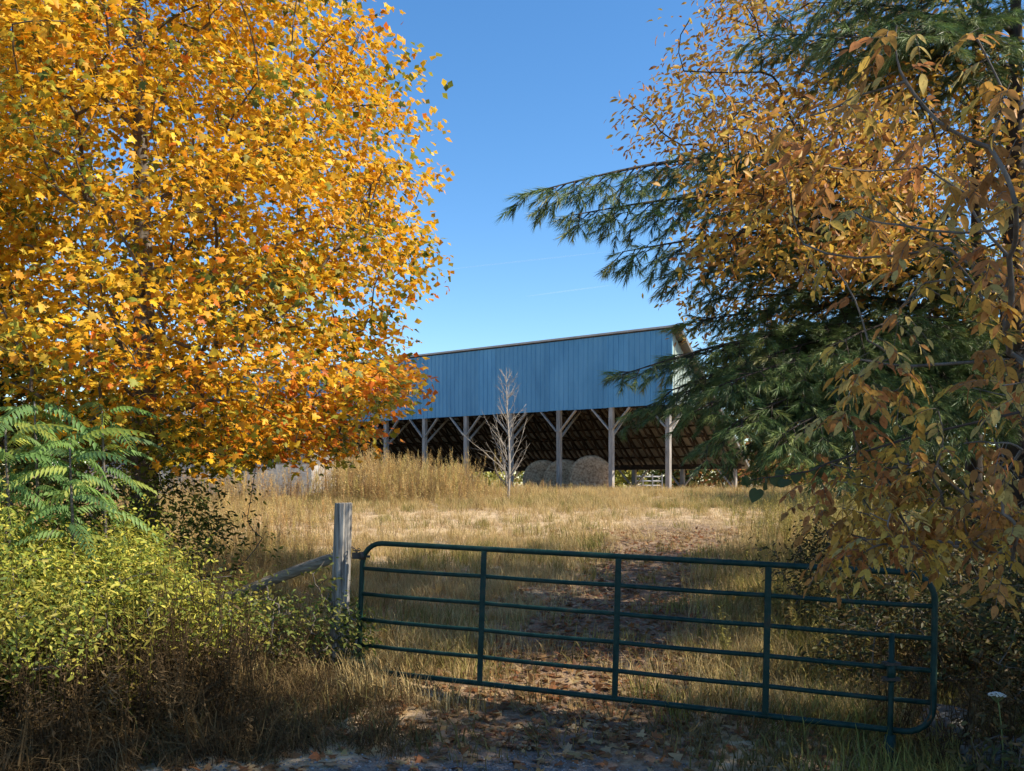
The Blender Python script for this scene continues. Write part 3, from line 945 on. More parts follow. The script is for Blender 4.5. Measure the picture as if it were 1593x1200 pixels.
def make_pine():
    bx, by = 6.3, 11.2
    base = (bx, by, float(gz(bx, by)))
    root = empty('pine_tree', base, 'dark green white pine reaching its long boughs in from the right over the track', 'tree')
    tr = trunk_line(base, 10, wob=.1, n=10)
    V, Fq = frusta(np.array(tr[:-1]), np.array(tr[1:]), np.linspace(.22, .04, 9), np.linspace(.2, .03, 9), 12)
    link('trunk', mesh_np('trunk', V, Fq, None, True), M['bark_dark'], root)
    T0 = lambda Z: (bx, by, CAMZ + Z)
    bs = [(T0(2.55), P(834, 298, 8.6), .8, .45, .085, .13), (T0(2.45), P(890, 335, 8.8), .7, .5, .1, .1), (T0(2.4), P(968, 392, 9.0), .7, .45, .11, .08), (T0(2.3), P(1045, 425, 9.6), .9, .2, .12, .08),
          (T0(2.0), P(1080, 500, 10.2), .9, .2, .13, .05),
          (T0(1.25), P(968, 583, 9.4), .8, .25, .1, .1), (T0(1.1), P(985, 640, 9.9), .8, .25, .11, .1), (T0(1.5), P(1060, 560, 10.0), .8, .25, .11, .1),
          (T0(1.0), P(1100, 690, 9.2), .8, .3, .12, .1), (T0(1.1), P(1120, 600, 9.0), .8, .3, .11, .1), (T0(.9), P(1180, 720, 10.3), .8, .3, .12, .1), (T0(.8), P(1290, 730, 9.0), .8, .3, .13, .1),
          (T0(5.0), P(1180, 55, 9.6), .9, .25, .12, .06), (T0(5.4), P(1250, 5, 9.2), .9, .25, .12, .06), (T0(5.2), P(1400, 50, 8.8), .9, .25, .12, .06), (T0(5.1), P(1300, 60, 9.0), .9, .25, .12, .06), (T0(5.7), P(1330, -40, 8.9), .9, .25, .12, .06),
          (T0(1.5), P(1085, 590, 9.9), .8, .4, .1, .1), (T0(1.3), P(1110, 640, 9.7), .8, .4, .1, .1), (T0(1.0), P(1150, 700, 9.8), .8, .4, .1, .1), (T0(1.2), P(1175, 640, 10.1), .8, .4, .1, .1), (T0(1.35), P(1040, 610, 9.6), .9, .3, .1, .1), (T0(1.2), P(1080, 640, 9.3), .9, .3, .1, .1), (T0(1.0), P(1140, 660, 9.0), .9, .35, .1, .1),
          (T0(1.4), P(1150, 570, 9.5), .9, .3, .1, .1), (T0(.9), P(1210, 680, 8.9), .9, .35, .1, .1), (T0(1.9), P(1120, 465, 10.4), .9, .25, .11, .06), (T0(1.6), P(1240, 510, 9.8), .9, .25, .11, .06), (T0(.7), P(1240, 640, 9.6), .9, .3, .11, .1),
          (T0(1.6), P(1200, 600, 10.6), .8, .3, .12, .1), (T0(1.7), P(1290, 540, 9.3), .8, .3, .12, .1)]
    for z in np.arange(3.4, 8.2, .6):
        n = 4
        for q in range(n):
            an = rng.uniform(0, 2 * math.pi)
            ln = np.interp(z, [3, 6, 8.2], [3.4, 2.6, .6]) * rng.uniform(.75, 1.1)
            if math.cos(an) < .25 and z < 5.2: continue
            bs.append((T0(z), (bx + ln * math.cos(an), by + ln * math.sin(an), CAMZ + z + rng.uniform(-.3, .6)), .8, .2, .17, .06))
    for z in np.arange(.3, 3.2, .8):
        for q in range(2):
            an = rng.uniform(-1.9, 1.9)
            bs.append((T0(z), (bx + 3 * math.cos(an), by + 3 * math.sin(an), CAMZ + z + rng.uniform(-.5, .3)), .8, .25, .19, .08))
    seg, pos, dr = [], [], []
    for b_ in bs:
        sg, sh = bough(*b_)
        seg += sg
        pos += [q[0] for q in sh]; dr += [q[1] for q in sh]
    A0, A1 = np.array([q[0] for q in seg]), np.array([q[1] for q in seg])
    V, Fq = frusta(A0, A1, np.array([q[2] for q in seg]), np.array([q[3] for q in seg]), 5)
    o = link('boughs', mesh_np('boughs', V, Fq, None, True), M['bark_dark'], root); o['kind'] = 'stuff'
    pos, dr = np.array(pos), np.array(dr)
    rot = frames(dr + np.array([[0, 0, -.15]]), np.tile([[0, 0, 1.]], (len(dr), 1)) + rng.normal(0, .3, (len(dr), 3)))
    Vs, Fs, Cs, off = [], [], [], 0
    var = rng.integers(0, 4, len(pos))
    for v in range(4):
        i = np.where(var == v)[0]
        T = shoot_template(48, wd=.006, seed=v)
        c = pick([(.12, .18, .06), (.16, .23, .075), (.09, .14, .06), (.27, .32, .1), (.38, .38, .13)], len(i), [4, 4, 3, 1.6, .5])
        V, Fq, cc = batch(T, pos[i], rot[i], rng.uniform(.8, 1.25, len(i)), c)
        Vs.append(V); Fs.append(Fq + off); Cs.append(cc); off += len(V)
    o = link('needles', mesh_np('needles', np.concatenate(Vs), np.concatenate(Fs), np.concatenate(Cs)), M['needle'], root); o['kind'] = 'stuff'
    print('pine shoots', len(pos))
make_pine()

# ------------------------------------------------------------------ near ash with big tan leaves at the right edge
def make_ash():
    base = (4.3, 4.1, float(gz(4.3, 4.1)))
    root = empty('ash_tree', base, 'ash hanging large tan and ochre leaflets close to the camera at the right edge', 'tree')
    tr = trunk_line(base, 7.5, lean=(-.3, .2), wob=.05, n=8)
    ends = [(1335, 590, 3.9), (1350, 530, 3.8), (1400, 480, 3.7), (1440, 440, 3.6), (1480, 400, 3.5), (1530, 470, 3.4), (1560, 520, 3.6), (1475, 385, 3.9), (1400, 350, 3.2), (1330, 330, 3.4),
            (1290, 260, 3.6), (1230, 300, 4.2), (1200, 210, 4.0), (1260, 180, 3.4), (1330, 150, 3.3), (1400, 110, 3.2), (1395, 40, 3.2), (1460, 190, 3.1), (1520, 60, 3.0), (1560, 140, 2.9),
            (1540, 230, 3.1), (1580, 320, 3.0), (1570, 400, 3.3), (1500, 300, 3.5), (1440, 260, 3.6), (1300, 420, 3.9), (1250, 380, 4.4), (1300, 640, 4.3), (1390, 610, 4.2), (1420, 570, 4.0),
            (1500, 690, 3.6), (1545, 690, 3.5), (1560, 600, 3.4), (1580, 560, 3.5), (1460, 640, 4.0), (1400, 720, 4.3), (1340, 730, 4.5), (1290, 720, 4.6), (1310, 790, 4.6), (1350, 800, 4.5),
            (1390, 790, 4.4), (1430, 810, 4.3), (1470, 790, 4.2), (1500, 800, 4.0), (1530, 790, 3.9), (1560, 800, 3.8), (1380, 840, 4.5), (1420, 850, 4.4), (1460, 850, 4.3), (1510, 840, 4.1),
            (1550, 850, 3.9), (1570, 890, 3.9), (1555, 760, 3.8), (1450, 740, 4.1), (1370, 770, 4.6), (1320, 830, 4.7), (1590, 700, 3.6), (1585, 830, 3.8), (1270, 800, 4.8), (1340, 560, 4.1), (1310, 580, 4.3)]
    ends += [(1593 + 100 * k + rng.uniform(-40, 40), rng.uniform(-300, 850), rng.uniform(3.2, 5.5)) for k in range(4) for _ in range(9)]
    tg = []
    for (px, py, D) in ends:
        c = np.array(P(px, py, D + .25))
        tg.append(c)
    for k in range(34):
        px, py = rng.uniform(1290, 1600), rng.uniform(690, 870)
        tg.append(np.array(P(px, py, rng.uniform(4.2, 5.2))))
    for k in range(6):
        tg.append(np.array(P(rng.uniform(1300, 1600), rng.uniform(300, 690), rng.uniform(4.0, 5.2))))
    tg = np.array(tg)
    for k in range(70):                                      # the rest of the crown, above and outside the frame
        an = rng.uniform(0, 2 * np.pi); q = 2.4 * rng.random() ** .5
        c = np.array([4.3 + q * math.cos(an), 4.3 + q * math.sin(an), rng.uniform(5.6, 9)])
        if not in_view(c[None], 60)[0]: tg = np.concatenate([tg, c[None]])
    o_ = np.argsort(np.linalg.norm(tg[:, :2] - np.array(base)[None, :2], axis=1))
    A, par, tips = grow(tr, tg[o_], .3, -.02, 4)
    r_, w = radii(par, tips, len(A), .0035, .42, .042)
    nt = len(tr)
    V, Fq = frusta(np.array(tr[:-1]), np.array(tr[1:]), np.linspace(.11, .04, nt - 1), np.linspace(.1, .03, nt - 1), 12)
    link('trunk', mesh_np('trunk', V, Fq, None, True), M['bark'], root)
    lm = link('limbs', wood_mesh('limbs', A, par, r_, 6, nt), M['bark'], root); lm['kind'] = 'stuff'
    # compound leaves: a stalk with paired leaflets hanging from each twig
    pos, tip, nr, col, st0, st1 = [], [], [], [], [], []
    pal = [(.58, .34, .07), (.54, .29, .065), (.62, .4, .075), (.48, .23, .07), (.62, .47, .16), (.48, .2, .07), (.58, .39, .085), (.42, .2, .065)]
    for ti in tips:
        node = A[ti]
        for q in range(rng.integers(3, 6)):
            an = rng.uniform(0, 2 * np.pi)
            d = norm(np.array([math.cos(an), math.sin(an) * .8, rng.uniform(-1.1, .15)]))
            L = rng.uniform(.11, .2)
            s0 = node + rng.normal(0, .05, 3)
            prev = s0
            cc = np.array(pal[rng.integers(len(pal))]) * rng.uniform(.75, 1.15)
            npair = rng.integers(2, 4)
            up = norm(np.array([0, -.25, 1]) + rng.normal(0, .3, 3))
            sd = norm(np.cross(d, up))
            for j in range(npair + 1):
                f = (j + 1.2) / (npair + 1.2)
                e = s0 + d * L * f + np.array([0, 0, -.05 * f * f])
                st0.append(prev); st1.append(e); prev = e
                if j == npair:
                    pos.append(e); tip.append(d + np.array([0, 0, -.5])); nr.append(up + rng.normal(0, .25, 3)); col.append(cc * rng.uniform(.85, 1.15))
                else:
                    for sg in (-1, 1):
                        if rng.random() < .1: continue
                        pos.append(e); tip.append(d * .7 + sd * sg * .9 + np.array([0, 0, -.55]) + rng.normal(0, .18, 3)); nr.append(up + rng.normal(0, .35, 3)); col.append(cc * rng.uniform(.85, 1.15))
    V, Fq = frusta(np.array(st0), np.array(st1), np.full(len(st0), .0016), np.full(len(st0), .0012), 4)
    o = link('leaf_stalks', mesh_np('leaf_stalks', V, Fq), M['bark'], root); o['kind'] = 'stuff'
    pos, tip, nr, col = np.array(pos), np.array(tip), np.array(nr), np.clip(np.array(col), 0, .9)
    rot = frames(tip, nr)
    sc = rng.uniform(.05, .088, len(pos))
    v = np.where(in_view(pos, 10))[0]
    d = sc[v] / np.linalg.norm(pos[v] - np.array([0, 0, CAMZ]), axis=1)
    pk = v[np.argsort(-d)[:300]]
    single_leaves(root, T_LEAFLET, 'leaflet', pos[pk], rot[pk], sc[pk], col[pk])
    m = np.ones(len(pos), bool); m[pk] = False
    V, Fq, c = batch(T_LEAFLET, pos[m], rot[m], sc[m], col[m])
    o = link('foliage', mesh_np('foliage', V, Fq, c), M['leaf_matt'], root); o['kind'] = 'stuff'
    print('ash leaflets', len(pos), 'in view', len(v))
make_ash()

# ------------------------------------------------------------------ sumac on the left
def frond_mesh(seed):
    r2 = np.random.default_rng(seed)
    V, Fq = [], []
    n = 12
    L = .5
    def spine(t): return np.array([0, L * t, .05 * math.sin(2.4 * t) - .3 * t * t])
    for i in range(n + 1):
        t = .12 + .88 * i / n
        c = spine(t)
        for sg in ((-1, 1) if i < n else (0,)):
            ll = .115 * math.sin(math.pi * min(.97, .18 + .72 * t)) ** .7
            d = norm(np.array([sg * 1.0, .55 if sg else 1.0, -.75 - .3 * r2.random()]))
            s = norm(np.cross(d, [0, 0, 1.]))
            k = len(V)
            w_ = .017
            V += [c, c + d * ll * .4 + s * w_ + np.array([0, 0, .004]), c + d * ll + np.array([0, 0, -.012]), c + d * ll * .4 - s * w_ + np.array([0, 0, .004])]
            Fq += [(k, k + 1, k + 2), (k, k + 2, k + 3)]
    for i in range(8):
        a_, b_ = spine(i / 8), spine((i + 1) / 8)
        k = len(V)
        V += [a_ + [.003, 0, 0], a_ - [.003, 0, 0], b_ - [.003, 0, 0], b_ + [.003, 0, 0]]
        Fq += [(k, k + 1, k + 2), (k, k + 2, k + 3)]
    return mesh_np('frond', np.array(V), np.array(Fq))

def make_sumac():
    meshes = [frond_mesh(i) for i in range(5)]
    for me in meshes: me.materials.append(M['leaf_obj'])
    heads = [(60, 625, 8.3, 'taller'), (165, 640, 8.6, 'right'), (115, 690, 7.9, 'lower'), (15, 660, 7.8, 'edge')]
    labs = ['green sumac with long feathery fronds, the tallest of its clump under the maple',
            'sumac stem with drooping yellow green fronds nearest the maple trunk',
            'sumac stem low in the middle of the clump above the sunlit bushes',
            'sumac stem cut by the left edge of the picture']
    for (px, py, D, _), lab in zip(heads, labs):
        top = P(px, py, D)
        g = float(gz(top.x - .15, D + .1))
        base = Vector((top.x - .15, D + .1, g))
        root = empty('sumac', base, lab, 'shrub', 'sumac stems at the left')
        pts = [base.lerp(top, t) + Vector((.05 * math.sin(4 * t), 0, 0)) for t in np.linspace(-.05, 1, 8)]
        link('stem', py_mesh('stem', *polytube(pts, [.02 * (1.2 - t) + .004 for t in np.linspace(0, 1, 8)], 7), True), M['bark'], root)
        inv = Matrix.Translation(root.location).inverted()
        for k in range(22):
            t = 1 - .42 * (k / 22) ** 1.2
            c = base.lerp(top, t)
            an = k * 2.4 + rng.uniform(-.3, .3)
            out_ = Vector((math.cos(an), math.sin(an), rng.uniform(-.35, .75)))
            fr = frames(np.array([out_]), np.array([[.15, -.35, 1.]]))[0]
            o = bpy.data.objects.new('frond', meshes[rng.integers(5)])
            COL.objects.link(o); o.parent = root; o.matrix_parent_inverse = inv
            s_ = rng.uniform(.7, 1.2)
            o.matrix_basis = Matrix([[*(fr[r_] * s_), c[r_]] for r_ in range(3)] + [[0, 0, 0, 1]])
            cc = pick([(.16, .28, .08), (.21, .34, .09), (.12, .22, .08), (.36, .42, .08), (.55, .24, .07)], 1, [4, 4, 3, 2.4, .1])[0]
            o.color = (*cc, 1)
make_sumac()

# ------------------------------------------------------------------ shrubs
def shrub(name, label, base, h, r_, n, size, pal, p=None, group=None, T=T_OVAL, nst=14, bark='bark', sig=.09, per=16, cat='shrub', dens=1.0, up=.6, lo=None):
    root = empty(name, base, label, cat, group)
    cen = []
    m = int(n / per)
    while len(cen) < m:
        q = rng.normal(0, 1, 3); q /= np.linalg.norm(q); q *= rng.random() ** .33
        if q[2] < -.85: continue
        c = np.array([base[0] + q[0] * r_, base[1] + q[1] * r_, base[2] + h * ((.5 + .5 * q[2]) if lo is None else lo + (1 - lo) * (.5 + .5 * q[2]))])
        an_ = math.atan2(q[1], q[0])
        lmp = 1 + .28 * math.sin(4 * an_ + 5 * c[2] + base[0]) + .18 * math.sin(9 * an_ - 3 * c[2])
        c[:2] = np.array(base[:2]) + (c[:2] - np.array(base[:2])) * lmp
        c[2] = base[2] + (c[2] - base[2]) * (1 + .16 * math.sin(6 * c[0] + 2 * c[1]) + (.3 * rng.random() ** 4))
        c[:2] += .15 * r_ * np.array([math.sin(5 * c[2] + base[0]), math.cos(4 * c[2])])
        cen.append(c)
    cen = np.array(cen)
    tg = cen[rng.random(m) < min(1, 90 / m)]
    tg = tg[np.argsort(tg[:, 2])]
    A, par, tips = grow([np.array(base) - [0, 0, .1], np.array(base) + [0, 0, .12]], tg, .12, .05, 3)
    rr, w = radii(par, tips, len(A), .0035, .45, .03)
    o = link('stems', wood_mesh('stems', A, par, rr, 5), M[bark], root); o['kind'] = 'stuff'
    pos, rot = leaf_cloud(cen, per, (sig, sig, sig), base, .3, up)
    sc = size * rng.uniform(.6, 1.3, len(pos))
    tone = np.repeat(rng.uniform(.6, 1.25, m) * (1 + .25 * snoise(cen, 2.2, base[0])), per)[:, None]
    V, Fq, c = batch(T, pos, rot, sc, np.clip(pick(pal, len(pos), p) * tone, 0, .9))
    o = link('foliage', mesh_np('foliage', V, Fq, c), M['leaf'], root); o['kind'] = 'stuff'
    return root

YG = [(.47, .47, .07), (.55, .52, .08), (.3, .36, .065), (.62, .54, .1), (.16, .21, .045)]
for (px, D, h, r_, lab) in ((30, 7.7, 1.3, .95, 'sunlit yellow green bush at the left edge below the sumac'), (150, 8.2, 1.25, .9, 'leafy yellow green bush below the middle of the sumac clump'),
                            (245, 8.8, .85, .7, 'lower yellow green bush at the foot of the maple trunk'), (335, 8.2, .62, .5, 'thin yellow green bush between the maple and the fallen rail'),
                            (-110, 7.6, 1.45, 1.0, 'taller bush just past the left edge'), (95, 7.2, 1.0, .7, 'small sunlit bush in front at the lower left')):
    x = (px - CX) / F * D
    shrub('leafy_bush', lab, (x, D, float(gz(x, D))), h, r_, int(6800 * r_ * h), .052, YG, lo=.34, group='yellow green bushes along the left side')
# weeds clinging to the post
for (px, D, h, r_, lab) in ((500, 8.35, .95, .2, 'vine with small green leaves climbing the left side of the gate post'), (548, 8.42, .55, .14, 'little green weed at the right foot of the gate post'),
                            (425, 8.3, .85, .3, 'spindly green weed under the sloping fence rail')):
    x = (px - CX) / F * D
    shrub('climbing_weed', lab, (x, D, float(gz(x, D))), h, r_, 520, .06, [(.13, .18, .04), (.2, .22, .05), (.3, .28, .07)], group='green weeds round the gate post', per=9)

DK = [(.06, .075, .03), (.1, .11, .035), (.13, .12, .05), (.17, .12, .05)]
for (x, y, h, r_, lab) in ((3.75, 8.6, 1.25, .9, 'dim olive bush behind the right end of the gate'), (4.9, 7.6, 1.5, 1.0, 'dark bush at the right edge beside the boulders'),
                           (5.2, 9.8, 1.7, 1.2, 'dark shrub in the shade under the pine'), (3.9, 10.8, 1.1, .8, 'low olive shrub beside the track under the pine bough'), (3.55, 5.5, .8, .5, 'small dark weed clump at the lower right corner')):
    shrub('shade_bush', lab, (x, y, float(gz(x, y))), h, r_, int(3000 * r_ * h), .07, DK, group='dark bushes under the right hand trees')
for (px, D, h, r_, lab) in ((235, 10.9, 2.2, 1.15, 'dark green sapling growth round the foot of the maple trunk'), (110, 10.6, 2.5, 1.0, 'dark green bush behind the sumac left of the maple trunk')):
    x = (px - CX) / F * D
    shrub('understorey_bush', lab, (x, D, float(gz(x, D))), h, r_, 4600, .075, [(.1, .14, .03), (.16, .19, .04), (.24, .25, .05), (.07, .1, .025)], group='dark bushes at the foot of the maple')
# heart shaped dark leaves hanging in front of the field
def make_vine():
    base = P(1290, 720, 4.7)
    root = empty('heart_leaf_twig', base, 'twig with dark round heart shaped leaves hanging in front of the pale field', 'plant')
    hp = [(0, 0), (.22, -.12), (.46, -.02), (.54, .24), (.44, .54), (.22, .82), (0, 1.05)]
    ol = hp + [(-x, y) for x, y in hp[-2:0:-1]]
    V = [(0, .4, .05)] + [(x, y, -.12 * abs(x)) for x, y in ol]
    T = (np.array(V), np.array([(0, 1 + i, 1 + (i + 1) % len(ol)) for i in range(len(ol))]))
    spots = [(1238, 742), (1222, 752), (1205, 748), (1190, 756), (1178, 768), (1165, 752), (1158, 748), (1250, 740), (1268, 733), (1213, 738)]
    pts = [base, P(1260, 733, 4.75), P(1220, 740, 4.8), P(1185, 744, 4.85), P(1163, 748, 4.9)]
    pts2 = [P(1593, 640, 4.4), P(1420, 680, 4.55), base]
    link('twig', py_mesh('twig', *polytube(pts2 + pts[1:], [.008, .007, .006, .005, .004, .003, .002], 6)), M['bark_dark'], root)
    pos = np.array([P(x, y - 6, 4.8 + .02 * i % .1) for i, (x, y) in enumerate(spots)])
    tip = np.tile([[0, 0, -1.]], (len(pos), 1)) + rng.normal(0, .4, (len(pos), 3))
    nr = np.tile([[0, -1., .5]], (len(pos), 1)) + rng.normal(0, .5, (len(pos), 3))
    col = pick([(.05, .08, .03), (.08, .1, .03)], len(pos))
    single_leaves(root, T, 'heart', pos, frames(tip, nr), rng.uniform(.05, .08, len(pos)), col)
make_vine()

# ------------------------------------------------------------------ bare sapling in front of the barn
def make_sapling():
    D = 27.5
    x = (790 - CX) / F * D
    g = float(gz(x, D))
    root = empty('bare_sapling', (x, D, g), 'slender leafless pale sapling standing in front of the barn', 'tree')
    top = CAMZ + (752 - 572) / F * D
    H = top - g
    seg = []
    tr = [np.array([x + .05 * math.sin(5 * t), D, g - .2 + (H + .2) * t]) for t in np.linspace(0, 1, 12)]
    for i in range(11): seg.append((tr[i], tr[i + 1], .04 * (1 - i / 11) + .005, .04 * (1 - (i + 1) / 11) + .005))
    V, Fq = frusta(*[np.array(q) for q in zip(*seg)], 8)
    link('trunk', mesh_np('trunk', V, Fq, None, True), M['bark_pale'], root)
    seg = []
    for k in range(58):
        t = rng.uniform(.14, .95)
        p = tr[0] + (tr[-1] - tr[0]) * t
        an = rng.uniform(0, 2 * np.pi)
        L = np.interp(t, [.14, .3, .6, 1], [1.6, 1.5, .75, .3]) * rng.uniform(.35, 1.2)
        d = norm(np.array([math.cos(an), math.sin(an), rng.uniform(.7, 1.5)]))
        r0 = .014 * (1.1 - t)
        pv = p; dd = d.copy()
        for j in range(5):
            dd = norm(dd + np.array([0, 0, .08]) + rng.normal(0, .1, 3))
            nx = pv + dd * L / 5
            seg.append((pv, nx, r0 * (1 - j / 5.5) + .003, r0 * (1 - (j + 1) / 5.5) + .003))
            if j > 0:
                for _ in range(2):
                    e = norm(dd + rng.normal(0, .5, 3)); l2 = L * rng.uniform(.12, .3)
                    seg.append((nx, nx + e * l2, .004, .0025))
            pv = nx
    V, Fq = frusta(*[np.array(q) for q in zip(*seg)], 5)
    o = link('branches', mesh_np('branches', V, Fq, None, True), M['bark_pale'], root); o['kind'] = 'stuff'
make_sapling()

# ------------------------------------------------------------------ background trees
def mixcols(pal, p=None): return lambda pos: pick(pal, len(pos), p)
BGT = [
    (1150, 52, 9.0, 3.6, [(.17, .19, .05), (.24, .25, .06), (.12, .14, .04)], 'round olive green tree rising beyond the right end of the barn roof'),
    (1235, 47, 7.2, 2.4, [(.6, .42, .05), (.5, .36, .05), (.3, .28, .05)], 'yellow topped tree far behind the pine bough'),
    (1330, 50, 8.5, 3.5, [(.13, .16, .045), (.2, .2, .05)], 'dark green tree far behind the ash leaves'),
    (818, 66, 10.8, 2.2, [(.14, .18, .05), (.2, .22, .06)], 'tree whose tip just shows over the middle of the barn roof'),
    (880, 50, 3.2, 2.4, [(.4, .38, .07), (.26, .29, .06)], 'yellow green shrub seen under the roof beside the bales'),
    (975, 50, 3.4, 2.0, [(.5, .42, .07), (.35, .34, .06)], 'bright yellow shrub seen between the right hand barn posts'),
    (1045, 49, 3.0, 1.6, [(.13, .18, .05), (.2, .24, .06)], 'dark green shrub behind the corner post of the barn'),
    (1100, 47, 3.0, 2.0, [(.22, .25, .06), (.35, .3, .07), (.5, .22, .06)], 'green shrub touched with red beyond the open end of the barn'),
    (1185, 45, 3.2, 2.0, [(.5, .2, .07), (.45, .28, .08), (.26, .26, .07)], 'reddish autumn shrub at the far edge of the field'),
    (1265, 42, 3.0, 1.9, [(.4, .34, .08), (.24, .27, .06), (.45, .22, .07)], 'mixed yellow and rust shrub at the far edge under the pine'),
    (735, 53, 2.9, 2.4, [(.44, .4, .08), (.3, .3, .07)], 'pale yellow shrub glimpsed under the roof left of the sapling'),
    (650, 57, 3.0, 2.6, [(.3, .3, .07), (.2, .22, .05)], 'green shrub glimpsed under the roof at the dark left bays'),
    (1375, 27, 4.6, 2.2, [(.1, .12, .035), (.16, .16, .045)], 'dark shrub thicket behind the lower ash leaves, nearer the field'),
    (1465, 25, 4.8, 2.2, [(.12, .13, .035), (.2, .17, .045)], 'olive brown thicket behind the middle of the ash leaves'),
    (1560, 24, 4.8, 2.3, [(.09, .11, .03), (.15, .15, .04)], 'dark thicket at the right edge behind the ash leaves'),
    (400, 62, 9.5, 4.0, [(.3, .28, .06), (.5, .36, .06), (.2, .22, .05)], 'olive and yellow tree beyond the grey shed'),
    (190, 58, 10.5, 4.2, [(.4, .26, .06), (.5, .34, .06)], 'tan autumn tree far behind the maple trunk'),
    (20, 55, 10, 4.2, [(.18, .2, .05), (.3, .28, .06)], 'green tree far behind the sumac'),
]
for k, (px, D, h, r_, pal, lab) in enumerate(BGT):
    x = (px - CX) / F * D
    b = (x, D, float(gz(x, D)))
    tall = h > 5
    prof = [(h * .12, r_ * .5), (h * .3, r_ * .95), (h * .55, r_), (h * .8, r_ * .75), (h * .93, r_ * .42), (h, r_ * .12)] if tall else [(.1, r_ * .7), (h * .3, r_), (h * .65, r_ * .9), (h * .9, r_ * .5), (h, r_ * .2)]
    broadleaf('distant_tree' if tall else 'distant_shrub', lab, 'tree' if tall else 'shrub', b, h, prof, int(150 * (1 if tall else .6)), 26, (.42, .42, .32), T_QUAD, .26, mixcols(pal), 'bark',
              lump=.22, seed=k * 1.3, rmax=.14 if tall else .05, group='trees and shrubs beyond the barn', th=.8 if tall else .5, nodes=.35)
# dark evergreens behind the right hand trees
for (x, y, h, lab, sd) in ((10.2, 10.4, 6.4, 'dark evergreen standing behind the pine trunk', 1.), (11.2, 12.0, 4.0, 'shorter dark evergreen low at the right edge behind the ash leaves', 2.),
                           (7.6, 8.2, 4.2, 'dark evergreen sapling at the right edge in deep shade', 3.)):
    b = (x, y, float(gz(x, y)))
    broadleaf('evergreen', lab, 'tree', b, h, [(.15, h * .24), (h * .3, h * .22), (h * .6, h * .15), (h * .85, h * .07), (h, .06)], 330, 28, (.2, .2, .14), T_QUAD, .13,
              lambda pos: pick([(.03, .055, .025), (.05, .08, .03), (.075, .1, .035)], len(pos)), 'bark_dark', lump=.2, seed=sd, rmax=.13, droop=.5, group='dark evergreens behind the right hand trees', nodes=.3)
# roadside trees standing beside and behind the photographer, whose shade falls over the gate
for (x, y, h, r_, z0, lab, sd) in ((8.6, 4.0, 11.0, 2.9, 1.6, 'roadside tree with rusty leaves just outside the right of the frame', 1.4), (12.5, 3.2, 12.5, 3.2, 2.0, 'taller roadside tree farther out beyond the right of the frame', 2.7)):
    b = (x, y, float(gz(x, y)))
    broadleaf('roadside_tree', lab, 'tree', b, h, [(z0, r_ * .6), (h * .3, r_ * .9), (h * .5, r_), (h * .75, r_ * .8), (h, .3)], 400, 26, (.36, .36, .28), T_OVAL, .23,
              mixcols([(.4, .22, .05), (.3, .24, .05), (.2, .22, .04)]), 'bark', lump=.15, seed=sd, rmax=.2, group='roadside trees outside the frame', keep=lambda c: ~in_view(c, 200), nodes=.35)

# ------------------------------------------------------------------ boulders, flower, bits behind the barn
def boulder(px, py, D, sx, sy, sz, label, seed):
    c = P(px, py, D)
    bm = bmesh.new()
    bmesh.ops.create_icosphere(bm, subdivisions=4, radius=1)
    for v in bm.verts:
        q = v.co.copy()
        f = 1 + .45 * mnoise.noise(q * 1.1 + Vector((seed, 0, 0))) + .14 * mnoise.noise(q * 2.7 + Vector((0, seed, 0))) + .05 * mnoise.noise(q * 7)
        v.co = Vector((q.x * sx * f, q.y * sy * f, q.z * sz * f))
        if v.co.z > sz * .75: v.co.z = sz * .75 + (v.co.z - sz * .75) * .35
    me = bpy.data.meshes.new('boulder'); bm.to_mesh(me); bm.free()
    me.polygons.foreach_set('use_smooth', np.ones(len(me.polygons), bool))
    o = link('boulder', me, M['rock'])
    g = float(gz(c.x, c.y))
    o.location = (c.x, c.y, g + sz * .3)
    o.rotation_euler = (.1, .15, seed)
    tag(o, label, 'rock', 'boulders at the lower right')
boulder(1478, 1100, 7.6, .34, .24, .24, 'pale grey boulder right beside the end of the gate', 1.2)
boulder(1545, 1165, 6.75, .3, .26, .26, 'lower flat boulder near the bottom right corner', 2.9)

def wildflower(px, py, D, label, hr=.055):
    c = P(px, py, D)
    g = float(gz(c.x, c.y))
    root = empty('wildflower', (c.x, c.y, g), label, 'flower')
    pts = [Vector((c.x + .04 * math.sin(3 * t), c.y, g - .05 + (c.z - g + .03) * t)) for t in np.linspace(0, 1, 6)]
    link('stem', py_mesh('stem', *polytube(pts, .004, 6)), M['stemgreen'], root)
    V, Fq = [], []
    for k in range(90):
        a_, q = rng.uniform(0, 2 * np.pi), hr * rng.random() ** .5
        d = Vector((math.cos(a_) * q, math.sin(a_) * q, .02 * (1 - (q / hr) ** 2)))
        e = c + d
        n = len(V)
        s_ = .007
        V += [e + Vector((s_, 0, 0)), e + Vector((0, s_, .002)), e + Vector((-s_, 0, 0)), e + Vector((0, -s_, .002)), e + Vector((0, 0, -.006))]
        Fq += [(n, n + 1, n + 2, n + 3), (n, n + 4, n + 1), (n + 2, n + 4, n + 3)]
    link('umbel', py_mesh('umbel', V, Fq), M['white_petal'], root)
    V0, V1 = [], []
    for k in range(14):
        a_ = k * .45
        V0.append(c - Vector((0, 0, .05))); V1.append(c + Vector((math.cos(a_) * hr * .8, math.sin(a_) * hr * .8, -.004)))
    V, Fq = frusta(np.array(V0), np.array(V1), np.full(14, .002), np.full(14, .0015), 4)
    link('rays', mesh_np('rays', V, Fq), M['stemgreen'], root)
M['stemgreen'] = noise_mat('stem_green', [(.12, .15, .05), (.2, .22, .08)], (20, 20, 20), bump=0)
M['white_petal'] = noise_mat('white_petal', [(.6, .58, .5), (.78, .76, .7)], (40, 40, 40), bump=0)
